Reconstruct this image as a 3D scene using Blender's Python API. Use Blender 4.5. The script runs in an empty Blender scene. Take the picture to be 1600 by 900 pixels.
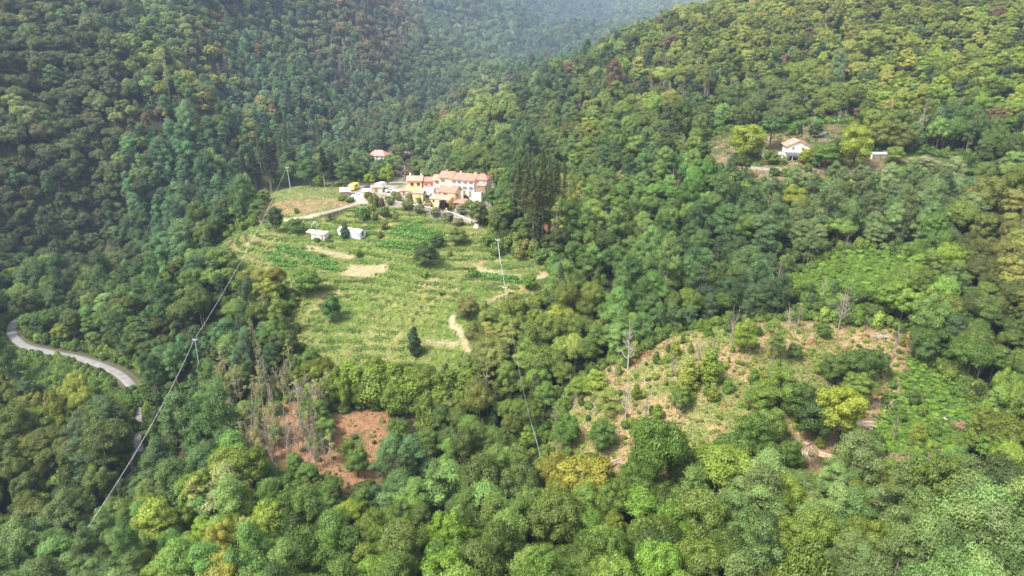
import bpy, math, random
import numpy as np
from mathutils import Vector, Matrix, noise as mnoise

# ------------------------------------------------------------------ camera, world, sun, exposure
scene = bpy.context.scene
COL = scene.collection
F_PX, PITCH = 1067.0, math.radians(20.0)
CP, SP = math.cos(PITCH), math.sin(PITCH)
cam_data = bpy.data.cameras.new('camera'); cam = bpy.data.objects.new('camera', cam_data); COL.objects.link(cam)
cam_data.sensor_width = 36.0; cam_data.lens = 36.0 * F_PX / 1600.0
cam_data.clip_start = 0.5; cam_data.clip_end = 12000.0
cam.location = (0, 0, 0); cam.rotation_euler = (math.radians(90) - PITCH, 0, 0)
scene.camera = cam

SUN_EL, SUN_AZ = math.radians(54), math.radians(234)     # azimuth clockwise from +Y (view direction)
world = bpy.data.worlds.new('World'); scene.world = world; world.use_nodes = True
wn = world.node_tree; bg = wn.nodes['Background']
sky = wn.nodes.new('ShaderNodeTexSky'); sky.sky_type = 'NISHITA'; sky.sun_disc = False
sky.sun_elevation = SUN_EL; sky.sun_rotation = SUN_AZ; sky.air_density = 1.6; sky.dust_density = 4.0; sky.ozone_density = 1.0
wn.links.new(sky.outputs[0], bg.inputs['Color']); bg.inputs['Strength'].default_value = 0.07
hs = wn.nodes.new('ShaderNodeHueSaturation'); hs.inputs['Saturation'].default_value = .35      # a veiled sky
wn.links.new(sky.outputs[0], hs.inputs['Color']); wn.links.new(hs.outputs[0], bg.inputs['Color'])
HAZE = 0.00018
sun_d = bpy.data.lights.new('sun', 'SUN'); sun = bpy.data.objects.new('sun', sun_d); COL.objects.link(sun)
sun_d.energy = 1.5; sun_d.angle = math.radians(10); sun_d.color = (1.0, 0.95, 0.87)
sd = Vector((math.sin(SUN_AZ) * math.cos(SUN_EL), math.cos(SUN_AZ) * math.cos(SUN_EL), math.sin(SUN_EL)))
sun.rotation_euler = sd.to_track_quat('Z', 'Y').to_euler()
vs = scene.view_settings; vs.view_transform = 'Standard'; vs.look = 'None'; vs.gamma = 1.0; vs.exposure = 2.38
scene.cycles.max_bounces = 5; scene.cycles.diffuse_bounces = 3; scene.cycles.transmission_bounces = 3; scene.cycles.glossy_bounces = 1
scene.cycles.volume_bounces = 0; scene.cycles.transparent_max_bounces = 4
scene.cycles.use_denoising = True; scene.cycles.denoiser = 'OPENIMAGEDENOISE'; scene.cycles.denoising_input_passes = 'RGB_ALBEDO_NORMAL'; scene.cycles.denoising_prefilter = 'ACCURATE'
scene.cycles.use_light_tree = False

RNG = np.random.default_rng(11); random.seed(11)

# ------------------------------------------------------------------ terrain: heights surveyed from the photograph
def pix_dir(px, py):
    u = (np.asarray(px, float) - 800) / F_PX; v = (450 - np.asarray(py, float)) / F_PX
    return u, CP + v * SP, -SP + v * CP
def proj(X, Y, Z):
    """world -> pixel of the 1600x900 photograph, and depth"""
    X, Y, Z = np.asarray(X, float), np.asarray(Y, float), np.asarray(Z, float)
    d = Y * CP - Z * SP; up = Y * SP + Z * CP
    d = np.where(d < 0.1, 0.1, d)
    return 800 + F_PX * X / d, 450 - F_PX * up / d, d
SURVEY = [ # px, py, distance along Y, height of what stands on the ground there
(100,850,88,9),(300,830,82,10),(500,850,74,10),(700,870,70,8),(900,850,72,10),(1100,860,70,10),(1300,840,68,10),(1500,850,63,10),(1600,800,66,10),
(100,650,139,8),(60,790,127,0),(0,600,165,8),(0,720,140,6),(0,850,105,8),
(22,520,188,0),(90,552,176,0),(200,595,162,0),(215,690,137,0),(190,770,120,0),
(0,470,215,8),(0,400,260,8),(150,380,290,8),(250,330,320,8),(330,270,360,8),
(350,400,190,9),(250,450,190,9),(150,480,200,9),(300,550,155,9),(400,500,155,9),(420,600,135,9),(300,680,122,9),(430,690,122,0),(350,760,105,9),(500,760,100,9),(620,740,106,9),
(570,680,125,0),(480,640,134,0),(470,560,150,0),(640,560,152,0),(560,500,165,0),(570,420,190,0),(560,390,202,0),(545,370,210,0),
(700,690,116,9),(700,640,128,9),(800,700,120,0),(900,600,136,0),(880,500,155,3),(900,440,180,0),(850,355,210,0),(880,270,265,0),(760,330,225,0),(780,420,185,0),(790,490,160,0),(720,520,158,0),
(700,450,172,0),(650,370,203,0),(730,370,205,0),(550,330,222,0),(450,345,222,0),(470,320,233,0),(470,300,246,0),(540,296,246,0),(380,280,270,12),(340,385,205,0),(400,390,200,0),(450,440,180,0),(340,340,230,9),
(690,310,236,0),(640,308,236,0),(750,305,238,0),(600,300,241,0),(720,335,226,0),(650,330,228,0),(430,290,252,0),
(590,243,430,0),(625,240,440,0),(600,262,300,10),(500,270,290,12),(680,255,330,10),(750,245,330,8),(850,230,330,8),
(430,232,420,8),(330,150,385,8),(400,205,395,8),(455,243,395,8),(480,200,500,8),(250,75,430,8),(380,60,610,8),(660,120,880,8),(620,150,740,8),(520,240,450,8),(560,225,470,8),(640,215,480,8),(690,170,700,8),(760,115,1150,8),(810,95,1450,8),
(500,150,520,8),(250,150,380,8),(420,120,580,8),(320,50,560,8),(450,75,600,8),(600,175,555,8),(520,125,575,8),(430,20,740,8),(550,20,850,8),(600,60,740,8),(720,70,1500,8),(800,20,2200,8),(900,60,2300,8),(950,10,2900,8),(1050,0,3200,8),(700,100,1150,8),
(0,0,440,8),(0,100,370,8),(0,200,320,8),(0,300,290,8),(100,300,305,8),(100,200,350,8),(200,200,365,8),(200,250,340,8),(100,0,500,8),(200,0,560,8),(400,0,720,8),(150,100,420,8),
(700,190,500,8),(860,95,560,8),(980,45,600,8),(1130,0,640,8),(750,190,430,8),(800,150,450,8),(900,120,450,8),(1000,80,460,8),(1100,40,490,8),(1200,0,520,8),
(900,200,360,8),(1000,180,340,8),(1100,120,370,8),(1250,60,400,8),(1400,0,440,8),(1600,0,380,8),(1300,130,330,8),(1450,120,310,8),(1600,100,290,8),(1600,180,240,9),(1500,180,260,9),(1400,160,285,9),
(1240,248,240,0),(1150,215,268,0),(1310,203,270,0),(1400,238,243,0),(1200,265,231,0),(1280,262,232,0),(1500,240,225,8),(1600,260,200,9),(1050,250,250,9),(960,280,250,9),(1190,290,218,0),
(1000,330,215,10),(1100,320,205,10),(1300,290,205,10),(1450,290,195,10),(1000,420,165,10),(1100,400,170,10),(1200,380,178,10),(1320,430,170,0),(1250,445,167,0),(1400,420,165,0),(1400,370,170,10),(1550,400,150,10),(1600,450,130,10),
(1100,480,150,8),(1150,505,134,0),(1280,505,134,0),(1400,515,134,0),(1050,540,128,0),(1000,590,121,0),(930,600,126,0),(1150,600,115,0),(1250,600,114,0),(1050,680,108,0),(1150,680,106,0),(970,720,106,0),(880,710,110,0),
(1280,690,108,0),(1380,610,122,0),(1340,650,114,0),(1420,540,135,0),(1450,620,120,0),(1450,680,108,0),(1230,720,103,0),(1120,770,95,0),(1500,720,98,0),(1550,560,115,9),(1600,620,100,9),(1300,780,82,9),(1000,790,84,10),(800,780,92,10),
]
RAW = [(-80,40,-74),(0,40,-69),(80,40,-64),(-80,0,-72),(0,0,-70),(80,0,-62),(-200,40,-80),(200,40,-50),(-150,-60,-70),(150,-60,-55),(0,-60,-66),
 (-150,90,-97),(-200,140,-70),(-250,200,-62),(-260,90,-50),(-330,250,-20),(-420,330,40),(-500,480,120),(-420,620,130),(-300,800,140),(-260,1000,140),(200,1200,-10),(330,1500,10),
 (30,720,-55),(120,850,-45),(260,950,-25),(330,700,60),(430,560,80),(450,400,70),(400,300,20),(300,200,-20),(230,120,-45),(200,80,-52),(600,600,150),
 (500,1000,90),(800,1500,170),(-450,1600,330),(600,3450,300),(-300,2300,400),(1200,3000,400),(-1000,1200,350),(-1200,2600,420),(1500,1200,300),(1700,2600,420),(-900,500,260),(900,400,200),(-900,-60,150),(900,-60,120),(0,3400,430),
 (-165,450,-80),(-190,442,-60),(-238,492,-32),(-110,450,-84),(-105,645,-88),(-160,660,-66),(-215,690,-40),(-60,570,-84),(0,640,-80),(60,700,-72),
 (-170,300,-94),(-90,330,-86),(-60,390,-80)]
pts = []
for px, py, Y, h in SURVEY:
    u, yc, zc = pix_dir(px, py); t = Y / yc
    pts.append((t * u, Y, t * zc - h))
pts = np.array(pts + [tuple(map(float, r)) for r in RAW])
C_MQ = 10.0
def _phi(r2): return np.sqrt(r2 + C_MQ ** 2)
def _solve():
    n = len(pts); P = pts[:, :2]
    A = _phi(((P[:, None] - P[None]) ** 2).sum(-1)); A -= np.eye(n) * 6.0     # a little smoothing
    Q = np.c_[np.ones(n), P / 1000.0]
    M = np.block([[A, Q], [Q.T, np.zeros((3, 3))]])
    return np.linalg.solve(M, np.r_[pts[:, 2], 0, 0, 0])
W = _solve()
def h_rbf(x, y):
    x = np.asarray(x, float); y = np.asarray(y, float); sh = x.shape
    x = x.ravel(); y = y.ravel(); out = np.empty(len(x))
    for i in range(0, len(x), 20000):
        a, b = x[i:i+20000], y[i:i+20000]
        r2 = (a[:, None] - pts[None, :, 0]) ** 2 + (b[:, None] - pts[None, :, 1]) ** 2
        out[i:i+20000] = _phi(r2) @ W[:-3] + W[-3] + (a * W[-2] + b * W[-1]) / 1000.0
    return out.reshape(sh)
def vnoise(x, y, s, seed=0):
    """smooth value noise in numpy, about -1..1"""
    x = np.asarray(x, float) / s; y = np.asarray(y, float) / s
    xi = np.floor(x).astype(np.int64); yi = np.floor(y).astype(np.int64); fx = x - xi; fy = y - yi
    fx = fx * fx * (3 - 2 * fx); fy = fy * fy * (3 - 2 * fy)
    def hsh(a, b):
        n = (a * 374761393 + b * 668265263 + seed * 974634777) & 0x7fffffff
        n = ((n ^ (n >> 13)) * 1274126177) & 0x7fffffff
        return ((n ^ (n >> 16)) & 0xffff) / 32767.5 - 1
    a = hsh(xi, yi); b = hsh(xi + 1, yi); c = hsh(xi, yi + 1); d = hsh(xi + 1, yi + 1)
    return (a * (1 - fx) + b * fx) * (1 - fy) + (c * (1 - fx) + d * fx) * fy
# near sheet 0.7 m cells, growing outwards: one non-uniform grid to beyond the far ridges
def axis(fine0, fine1, step, lo, hi, g=1.055):
    a = list(np.arange(fine0, fine1, step)); s = step
    while a[-1] < hi: s *= g; a.append(a[-1] + s)
    b = []; s = step; c = fine0
    while c > lo: s *= g; c -= s; b.append(c)
    return np.array(b[::-1] + a)
GX = axis(-150, 175, 0.75, -1900, 2200); GY = axis(58, 275, 0.75, -400, 3600)
GXX, GYY = np.meshgrid(GX, GY)
def _coarse_height():
    """RBF evaluated on a thinned grid and interpolated: quick and smooth"""
    cx = axis(-150, 175, 3.0, -1900, 2200, 1.08); cy = axis(58, 275, 3.0, -400, 3600, 1.08)
    A, B = np.meshgrid(cx, cy); H = h_rbf(A, B)
    far = np.clip((B - 330) / 400, 0, 1); side = np.clip((-60 - A + (B - 250) * .15) / 80, 0, 1) * np.clip((B - 255) / 80, 0, 1)
    qx = A + vnoise(A, B, 90, 8) * 30; qy = B + vnoise(A, B, 90, 9) * 30
    ridg = lambda s, sd: 1 - 2 * np.abs(vnoise(qx * .9 + qy * .35, qy * .5 - qx * .3, s, sd)) ** .8
    H += np.clip(side + np.clip((B - 480) / 300, 0, 1), 0, 1) * (ridg(85, 12) * 16 + ridg(36, 13) * 6)
    H += np.clip((A - 80) / 80, 0, 1) * np.clip((B - 290) / 60, 0, 1) * ridg(60, 14) * 4
    H += far * (vnoise(A, B, 140, 3) * 14 + vnoise(A, B, 60, 4) * 7)
    return cx, cy, H
CX, CY, CH = _coarse_height()
def bilin(gx, gy, H, x, y):
    x = np.asarray(x, float); y = np.asarray(y, float)
    i = np.clip(np.searchsorted(gx, x) - 1, 0, len(gx) - 2); j = np.clip(np.searchsorted(gy, y) - 1, 0, len(gy) - 2)
    fx = np.clip((x - gx[i]) / (gx[i+1] - gx[i]), 0, 1); fy = np.clip((y - gy[j]) / (gy[j+1] - gy[j]), 0, 1)
    return (H[j, i] * (1 - fx) + H[j, i+1] * fx) * (1 - fy) + (H[j+1, i] * (1 - fx) + H[j+1, i+1] * fx) * fy
def h_base(x, y): return bilin(CX, CY, CH, x, y)
def hit(px, py, hf=None, y0=30.0, y1=3200.0):
    """where the line of sight through a pixel meets the ground"""
    hf = hf or h_base
    u, yc, zc = pix_dir(px, py); u = float(u); yc = float(yc); zc = float(zc)
    t = np.geomspace(y0, y1, 1500) / yc
    below = t * zc < hf(t * u, t * yc)
    if not below.any(): return None
    k = int(np.argmax(below)); lo, hi = t[max(k-1, 0)], t[k]
    for _ in range(20):
        m = (lo + hi) / 2
        if m * zc < float(hf(np.array(m * u), np.array(m * yc))): hi = m
        else: lo = m
    return np.array([hi * u, hi * yc])
# ------------------------------------------------------------------ clearings, traced on the ground
def inside(poly, x, y):
    x = np.asarray(x, float); y = np.asarray(y, float); r = np.zeros(x.shape, bool); n = len(poly)
    for i in range(n):
        x0, y0 = poly[i]; x1, y1 = poly[(i + 1) % n]
        if y0 == y1: continue
        c = ((y0 > y) != (y1 > y)) & (x < (x1 - x0) * (y - y0) / (y1 - y0) + x0)
        r ^= c
    return r
def gpoly(px_pts): return [tuple(hit(*q)) for q in px_pts]
def dist_line(line, x, y):
    d = np.full(np.shape(x), 1e9)
    for (x0, y0), (x1, y1) in zip(line[:-1], line[1:]):
        dx, dy = x1 - x0, y1 - y0; L = dx * dx + dy * dy + 1e-9
        t = np.clip(((x - x0) * dx + (y - y0) * dy) / L, 0, 1)
        d = np.minimum(d, np.hypot(x - x0 - t * dx, y - y0 - t * dy))
    return d
def smooth_line(P, n=8):
    P = [np.array(p, float) for p in P]; out = []
    for i in range(len(P) - 1):
        a = P[max(i-1, 0)]; b = P[i]; c = P[i+1]; d = P[min(i+2, len(P)-1)]
        for k in range(n):
            t = k / n
            out.append(0.5 * ((2*b) + (-a + c) * t + (2*a - 5*b + 4*c - d) * t*t + (-a + 3*b - 3*c + d) * t**3))
    out.append(P[-1]); return out
PX = dict(
 meadow=[(325,392),(345,372),(395,348),(440,338),(520,342),(570,316),(640,324),(700,345),(765,350),(772,380),(812,398),(866,400),(872,425),(862,455),(835,480),(800,505),(745,512),(738,575),(705,606),(640,614),(580,612),(520,600),(470,585),(445,540),(445,500),(462,470),(440,455),(420,450),(370,440),(335,412)],
 field=[(395,312),(408,293),(530,288),(560,298),(562,312),(500,335),(440,345),(400,342)],
 village=[(530,290),(600,284),(640,276),(770,276),(785,300),(782,330),(745,350),(700,345),(640,325),(565,322),(545,310)],
 dirt=[(365,640),(430,625),(500,622),(540,640),(560,640),(625,625),(660,650),(655,720),(610,770),(520,772),(480,745),(440,755),(385,750),(350,690)],
 knoll=[(885,625),(935,580),(1000,550),(1060,518),(1140,503),(1200,505),(1290,503),(1432,512),(1445,530),(1412,560),(1412,610),(1452,650),(1478,700),(1400,712),(1350,695),(1260,705),(1225,745),(1140,772),(1100,735),(1000,748),(880,745),(845,725),(850,690),(872,660)],
 gully=[(1405,545),(1500,590),(1530,640),(1510,700),(1420,712),(1350,695),(1380,640)],
 glade=[(1222,448),(1290,405),(1350,388),(1425,400),(1410,440),(1330,468),(1240,470)],
 farm=[(1092,236),(1108,212),(1160,203),(1185,212),(1262,194),(1330,190),(1345,212),(1335,238),(1420,236),(1530,248),(1525,268),(1400,276),(1290,290),(1250,285),(1215,305),(1172,290),(1145,272),(1118,262)],
 conifer=[(835,345),(880,340),(880,372),(840,370)],
 fields_behind=[(860,262),(905,262),(910,282),(862,285)],
 brush=[(600,855),(700,845),(720,862),(640,880),(600,875)],
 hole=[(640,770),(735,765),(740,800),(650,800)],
 leftgap=[(60,765),(110,745),(120,790),(70,815)],
 roadside=[(0,515),(20,545),(90,572),(150,586),(205,612),(212,640),(170,650),(100,630),(30,600),(0,590)],
 nearfarm=[(1092,240),(1150,285),(1220,325),(1275,330),(1300,285),(1400,268),(1530,262),(1530,285),(1400,300),(1300,345),(1220,350),(1150,320)],
 nearglade=[(1235,460),(1400,440),(1400,490),(1300,500),(1240,490)],
 farhouse=[(570,248),(604,244),(608,256),(572,262)],
 glimpse=[(210,676),(224,674),(226,715),(210,716)],
 plateau=[(400,290),(600,284),(620,300),(600,322),(575,345),(400,350)],
 soil1=[(330,388),(425,418),(440,430),(425,428),(330,396)],
 soil2=[(352,374),(430,386),(432,391),(350,380)],
 soil3=[(470,404),(520,418),(530,428),(515,424),(468,410)],
 knollfoot=[(840,735),(1050,742),(1070,775),(960,785),(850,775)],
 gullyfoot=[(1180,750),(1230,738),(1340,705),(1490,705),(1475,735),(1340,755),(1250,782),(1180,790)],
 straw1=[(478,380),(520,390),(553,398),(548,405),(512,397),(476,386)],
 straw2=[(532,428),(548,411),(608,413),(600,427),(570,430)],
 straw3=[(660,530),(720,534),(720,541),(662,538)],
 straw4=[(745,417),(815,431),(812,438),(748,424)],
 corn1=[(632,348),(652,350),(694,368),(690,374),(655,362),(625,353)],
 corn2=[(585,384),(600,376),(655,380),(650,390)],
 corn3=[(432,384),(440,382),(523,412),(524,422),(505,420),(470,402),(433,393)],
 corn4=[(428,398),(458,408),(462,416),(440,416),(420,406)],
 corn5=[(745,425),(830,440),(828,446),(745,431)],
 corn6=[(405,296),(545,290),(555,298),(410,301)],
 corn7=[(618,357),(672,372),(668,378),(610,364)],
 bankdirt=[(405,320),(540,314),(552,318),(480,334),(400,342)],
)
POLY = {k: gpoly(v) for k, v in PX.items()}
LINE_PX = dict(
 road=[(60,488),(28,500),(18,516),(32,536),(70,549),(110,556),(150,568),(185,583),(206,602)],
 road_lower=[(206,602),(216,640),(217,690),(208,730),(195,775)],
 village_lane=[(405,346),(450,342),(500,334),(550,320),(575,311),(600,313),(640,321),(675,327),(705,336),(735,346)],
 village_street=[(545,303),(600,300),(630,303),(660,316),(690,321),(735,330),(760,322)],
 path1=[(820,437),(850,429),(866,418),(872,398),(852,382),(840,362),(846,348)],
 path2=[(868,412),(892,438),(908,462)],
 path3=[(706,496),(708,508),(722,522),(730,548)],
 path4=[(756,476),(782,462),(800,455)],
 track=[(1205,758),(1245,718),(1330,668),(1385,618),(1402,570),(1395,530),(1300,512),(1180,508)],
 track2=[(1285,520),(1200,540),(1120,560),(1040,585),(960,610)],
 far_road=[(600,243),(625,239),(640,236)],
)
LINE = {k: smooth_line([hit(*q) for q in v]) for k, v in LINE_PX.items()}

def blur(M, n):
    for _ in range(n):
        P = np.pad(M, 1, mode='edge'); M = (P[:-2,1:-1] + P[2:,1:-1] + P[1:-1,:-2] + P[1:-1,2:] + 2*P[1:-1,1:-1]) / 6
    return M
MASK = {}
_wx = GXX + vnoise(GXX, GYY, 5, 21) * 0.9; _wy = GYY + vnoise(GXX, GYY, 5, 22) * 0.9
for k, P in POLY.items():
    soft = 1 if k[:4] in ('corn', 'stra') else 3
    w = (GXX, GYY) if soft == 1 else (_wx, _wy)
    MASK[k] = blur(inside(P, *w).astype(float), soft)
def line_mask(k, half, soft):
    return np.clip((half + soft - dist_line(LINE[k], GXX, GYY)) / soft, 0, 1)
LINE['road_all'] = LINE['road'][:-1] + LINE['road_lower']
ROADZ = line_mask('road_all', 2.0, 2.5)

H0 = bilin(CX, CY, CH, GXX, GYY)
# level the road across its width
def line_height(k):
    L = np.array(LINE[k]); z = h_base(L[:, 0], L[:, 1])
    for _ in range(12): z[1:-1] = (z[:-2] + z[2:] + 2*z[1:-1]) / 4
    return L, z
def nearest_z(L, z, x, y):
    d = np.full(np.shape(x), 1e9); zz = np.zeros(np.shape(x))
    for i in range(len(L) - 1):
        dx, dy = L[i+1] - L[i]; q = dx*dx + dy*dy + 1e-9
        t = np.clip(((x - L[i,0]) * dx + (y - L[i,1]) * dy) / q, 0, 1)
        e = np.hypot(x - L[i,0] - t*dx, y - L[i,1] - t*dy); c = e < d
        d = np.where(c, e, d); zz = np.where(c, z[i] + (z[i+1] - z[i]) * t, zz)
    return d, zz
RL, RZ = line_height('road_all')
_, _rz = nearest_z(RL, RZ, GXX, GYY)
H1 = H0 * (1 - ROADZ) + (_rz - 0.0) * ROADZ
def terrace(H, m, step, amp):
    t = H / step; fr = t - np.floor(t)
    s = np.clip((fr - 0.62) / 0.38, 0, 1); s = s * s * (3 - 2 * s)
    return H + step * (s - fr) * amp * m
TERR = np.clip(MASK['meadow'] + MASK['knoll'] * .8 + MASK['farm'] * .7 + MASK['fields_behind'], 0, 1)
H1 = terrace(H1 + vnoise(GXX, GYY, 14, 5) * .35 * TERR, TERR, 1.0, 0.8)
H1 += (vnoise(GXX, GYY, 3.1, 6) * .18 + vnoise(GXX, GYY, 1.6, 7) * .10) * (1 - ROADZ) * np.clip(1.2 - MASK['village'], .2, 1) * (GYY < 420)
# the village and the farm stand on levelled platforms
def plateau(H, m, k=.8):
    L = bilin(CX, CY, CH, GXX, GYY)
    return H
def h_fin(x, y): return bilin(GX, GY, H1, x, y)
def gz(x, y): return float(h_fin(np.array(x), np.array(y)))
def mask_at(k, x, y): return bilin(GX, GY, MASK[k], x, y)

# ground colour: what the soil and turf themselves are
def lerp(A, c, m): return A * (1 - m[..., None]) + np.asarray(c) * m[..., None]
n1 = vnoise(GXX, GYY, 11, 31); n2 = vnoise(GXX, GYY, 3.7, 32); n3 = vnoise(GXX, GYY, 1.5, 33); n4 = vnoise(GXX, GYY, 28, 34)
st = lambda v, a, b: np.clip((v - a) / (b - a), 0, 1)
G = np.zeros(GXX.shape + (3,)) + np.array([.040, .045, .018])
G = lerp(G, [.075, .05, .028], st(n2 + n3 * .6, .1, .9) * .7)
turf = lerp(lerp(np.zeros_like(G) + np.array([.135, .178, .038]), [.27, .25, .085], st(n1 + .6*n2, -.3, 1.1)), [.10, .17, .028], st(n4 + n2 + n3*.5, .2, 1.1))
turf = lerp(turf, [.34, .26, .13], st(n2 + n3 + n1*.4, .75, 1.4))
t = H1 / 1.0; fr = t - np.floor(t)
riser = st(fr, .6, .75) * st(-fr, -1.0, -.85)
turf = lerp(turf, [.36, .31, .14], st(fr, .25, .5) * st(-fr, -.68, -.58) * .42)
turf = lerp(turf, [.075, .15, .022], riser * .75)
G = lerp(G, [0, 0, 0], MASK['meadow'] * 0) ; G = G * (1 - MASK['meadow'][..., None]) + turf * MASK['meadow'][..., None]
lower = st(-(GYY), -172, -158) * MASK['meadow']
G = lerp(G, [.13, .19, .035], lower * .5 * st(n2 + n3, -.6, .8))
G = G * (1 - MASK['field'][..., None]) + lerp(turf, [.30, .30, .12], np.full(GXX.shape, .35)) * MASK['field'][..., None]
G = lerp(G, [.36, .24, .13], MASK['bankdirt'] * st(n2 + n3 * .7, -.7, .3))
gv = lerp(lerp(np.zeros_like(G) + np.array([.40, .35, .27]), [.16, .18, .06], st(n2 + n3, .0, .8)), [.55, .50, .42], st(n1 + n3, .5, 1.1))
G = G * (1 - MASK['village'][..., None]) + gv * MASK['village'][..., None]
dirt = lerp(lerp(np.zeros_like(G) + np.array([.38, .21, .11]), [.24, .135, .08], st(n3 + n2, .1, 1.0)), [.12, .14, .04], st(n1 + n2 + n3 * .4, .55, 1.2))
MASK['dirtc'] = MASK['dirt'] * st(n1 + n2 * .7 + n3 * .3, -1.1, -.5); G = G * (1 - MASK['dirtc'][..., None]) + dirt * MASK['dirtc'][..., None]
kn = lerp(np.zeros_like(G) + np.array([.37, .25, .14]), [.29, .25, .10], st(n1 + n2, -.8, .9))
kn = lerp(kn, [.135, .175, .042], st(n4 * .7 + n2 + n1 * .7 + n3 * .5, -.1, 1.0) * .7)
kn = lerp(kn, [.23, .12, .065], st(n3 + n2 - n1, .8, 1.4))
kn = lerp(kn, [.12, .17, .035], riser * .35)
G = G * (1 - MASK['knoll'][..., None]) + kn * MASK['knoll'][..., None]
gu = lerp(np.zeros_like(G) + np.array([.11, .19, .035]), [.22, .20, .07], st(n2 + n1, .3, .9))
_kf = np.clip(MASK['knollfoot'] + MASK['gullyfoot'], 0, 1); G = G * (1 - _kf[..., None]) + lerp(kn, [.27, .16, .10], st(n2 + n3, -.8, .6)) * _kf[..., None]
G = G * (1 - MASK['gully'][..., None]) + gu * MASK['gully'][..., None]
G = lerp(G, [.085, .14, .03], MASK['glade'])
fa = lerp(lerp(np.zeros_like(G) + np.array([.31, .215, .14]), [.40, .33, .22], st(n2, 0, .8)), [.13, .17, .045], st(n1 + n2, -.2, .5))
G = G * (1 - MASK['farm'][..., None]) + fa * MASK['farm'][..., None]
G = lerp(G, [.25, .12, .07], MASK['conifer']); G = lerp(G, [.33, .22, .12], MASK['fields_behind'] * st(n2, -.8, 0))
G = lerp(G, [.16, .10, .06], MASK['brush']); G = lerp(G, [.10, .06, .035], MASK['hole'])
for k in ('straw1', 'straw2', 'straw3', 'straw4'): G = lerp(G, [.37, .31, .18], MASK[k] * (.85 + .15 * n3))
for k in ('soil1', 'soil2', 'soil3'): G = lerp(G, [.30, .22, .11], MASK[k] * .7 * st(n2, -1, 0))
for k in ('corn1', 'corn2', 'corn3', 'corn4', 'corn5', 'corn6', 'corn7'): G = lerp(G, [.14, .24, .05], MASK[k] * .6)
for k, hw, sf, c in (('village_lane', .75, .5, (.46, .40, .31)), ('village_street', 1.6, 1.0, (.42, .38, .33)), ('path1', .55, .5, (.42, .32, .2)), ('path2', .5, .5, (.36, .25, .15)),
                     ('path3', .5, .5, (.45, .34, .22)), ('path4', .3, .4, (.40, .34, .2)), ('track', 1.3, 1.2, (.30, .19, .12)), ('track2', .5, .7, (.38, .26, .15)), ('far_road', 2.5, 1.5, (.35, .33, .29))):
    G = lerp(G, c, line_mask(k, hw, sf) * (.8 + .2 * n2) * np.where(k == 'track', st(n3, -1.2, .2), 1))
G = lerp(G, [.13, .13, .06], line_mask('road_all', 1.9, .8))
GG = (.66 + .16 * MASK['meadow'] + .22 * MASK['knoll'])[..., None]
G = np.clip(G * GG * (1 + .10 * n3[..., None]), 0.01, .8)

# ------------------------------------------------------------------ node materials
def nodemat(name, build, rough=.9):
    m = bpy.data.materials.new(name); m.use_nodes = True; nt = m.node_tree
    b = nt.nodes['Principled BSDF']; b.inputs['Roughness'].default_value = rough
    if 'Specular IOR Level' in b.inputs: b.inputs['Specular IOR Level'].default_value = .2
    build(nt, b); return m
def N(nt, t, **kw):
    n = nt.nodes.new(t)
    for k, v in kw.items():
        if k in n.inputs: n.inputs[k].default_value = v
        else: setattr(n, k, v)
    return n
def noise_col(nt, c0, c1, scale, detail=4, src='Object', lo=.35, hi=.65):
    tc = N(nt, 'ShaderNodeTexCoord'); no = N(nt, 'ShaderNodeTexNoise', Scale=scale, Detail=detail)
    nt.links.new(tc.outputs[src], no.inputs['Vector']); r = N(nt, 'ShaderNodeValToRGB')
    r.color_ramp.elements[0].color = (*c0, 1); r.color_ramp.elements[1].color = (*c1, 1)
    r.color_ramp.elements[0].position = lo; r.color_ramp.elements[1].position = hi
    nt.links.new(no.outputs['Fac'], r.inputs[0]); return r.outputs[0]
def plain(name, c, var=.18, scale=1.5, rough=.85, metal=0.0):
    def f(nt, b):
        c0 = tuple(max(0, x * (1 - var)) for x in c); c1 = tuple(min(1, x * (1 + var)) for x in c)
        nt.links.new(noise_col(nt, c0, c1, scale), b.inputs['Base Color']); b.inputs['Metallic'].default_value = metal
        no = N(nt, 'ShaderNodeTexNoise', Scale=scale * 8); bp = N(nt, 'ShaderNodeBump', Strength=.25, Distance=.05)
        nt.links.new(no.outputs['Fac'], bp.inputs['Height']); nt.links.new(bp.outputs[0], b.inputs['Normal'])
    return nodemat(name, f, rough)
def ground_build(nt, b):
    a = N(nt, 'ShaderNodeAttribute', attribute_name='soil'); tc = N(nt, 'ShaderNodeTexCoord')
    no = N(nt, 'ShaderNodeTexNoise', Scale=1.8, Detail=6.0, Roughness=.75); nt.links.new(tc.outputs['Object'], no.inputs['Vector'])
    mr = N(nt, 'ShaderNodeMapRange'); mr.inputs[1].default_value = .3; mr.inputs[2].default_value = .7; mr.inputs[3].default_value = .55; mr.inputs[4].default_value = 1.45
    nt.links.new(no.outputs['Fac'], mr.inputs[0])
    mx = N(nt, 'ShaderNodeVectorMath', operation='MULTIPLY'); nt.links.new(a.outputs['Color'], mx.inputs[0]); nt.links.new(mr.outputs[0], mx.inputs[1])
    nt.links.new(mx.outputs[0], b.inputs['Base Color'])
    bp = N(nt, 'ShaderNodeBump', Strength=.8, Distance=.35); nt.links.new(no.outputs['Fac'], bp.inputs['Height']); nt.links.new(bp.outputs[0], b.inputs['Normal'])
M_GROUND = nodemat('soil_and_turf', ground_build, .95)

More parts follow.
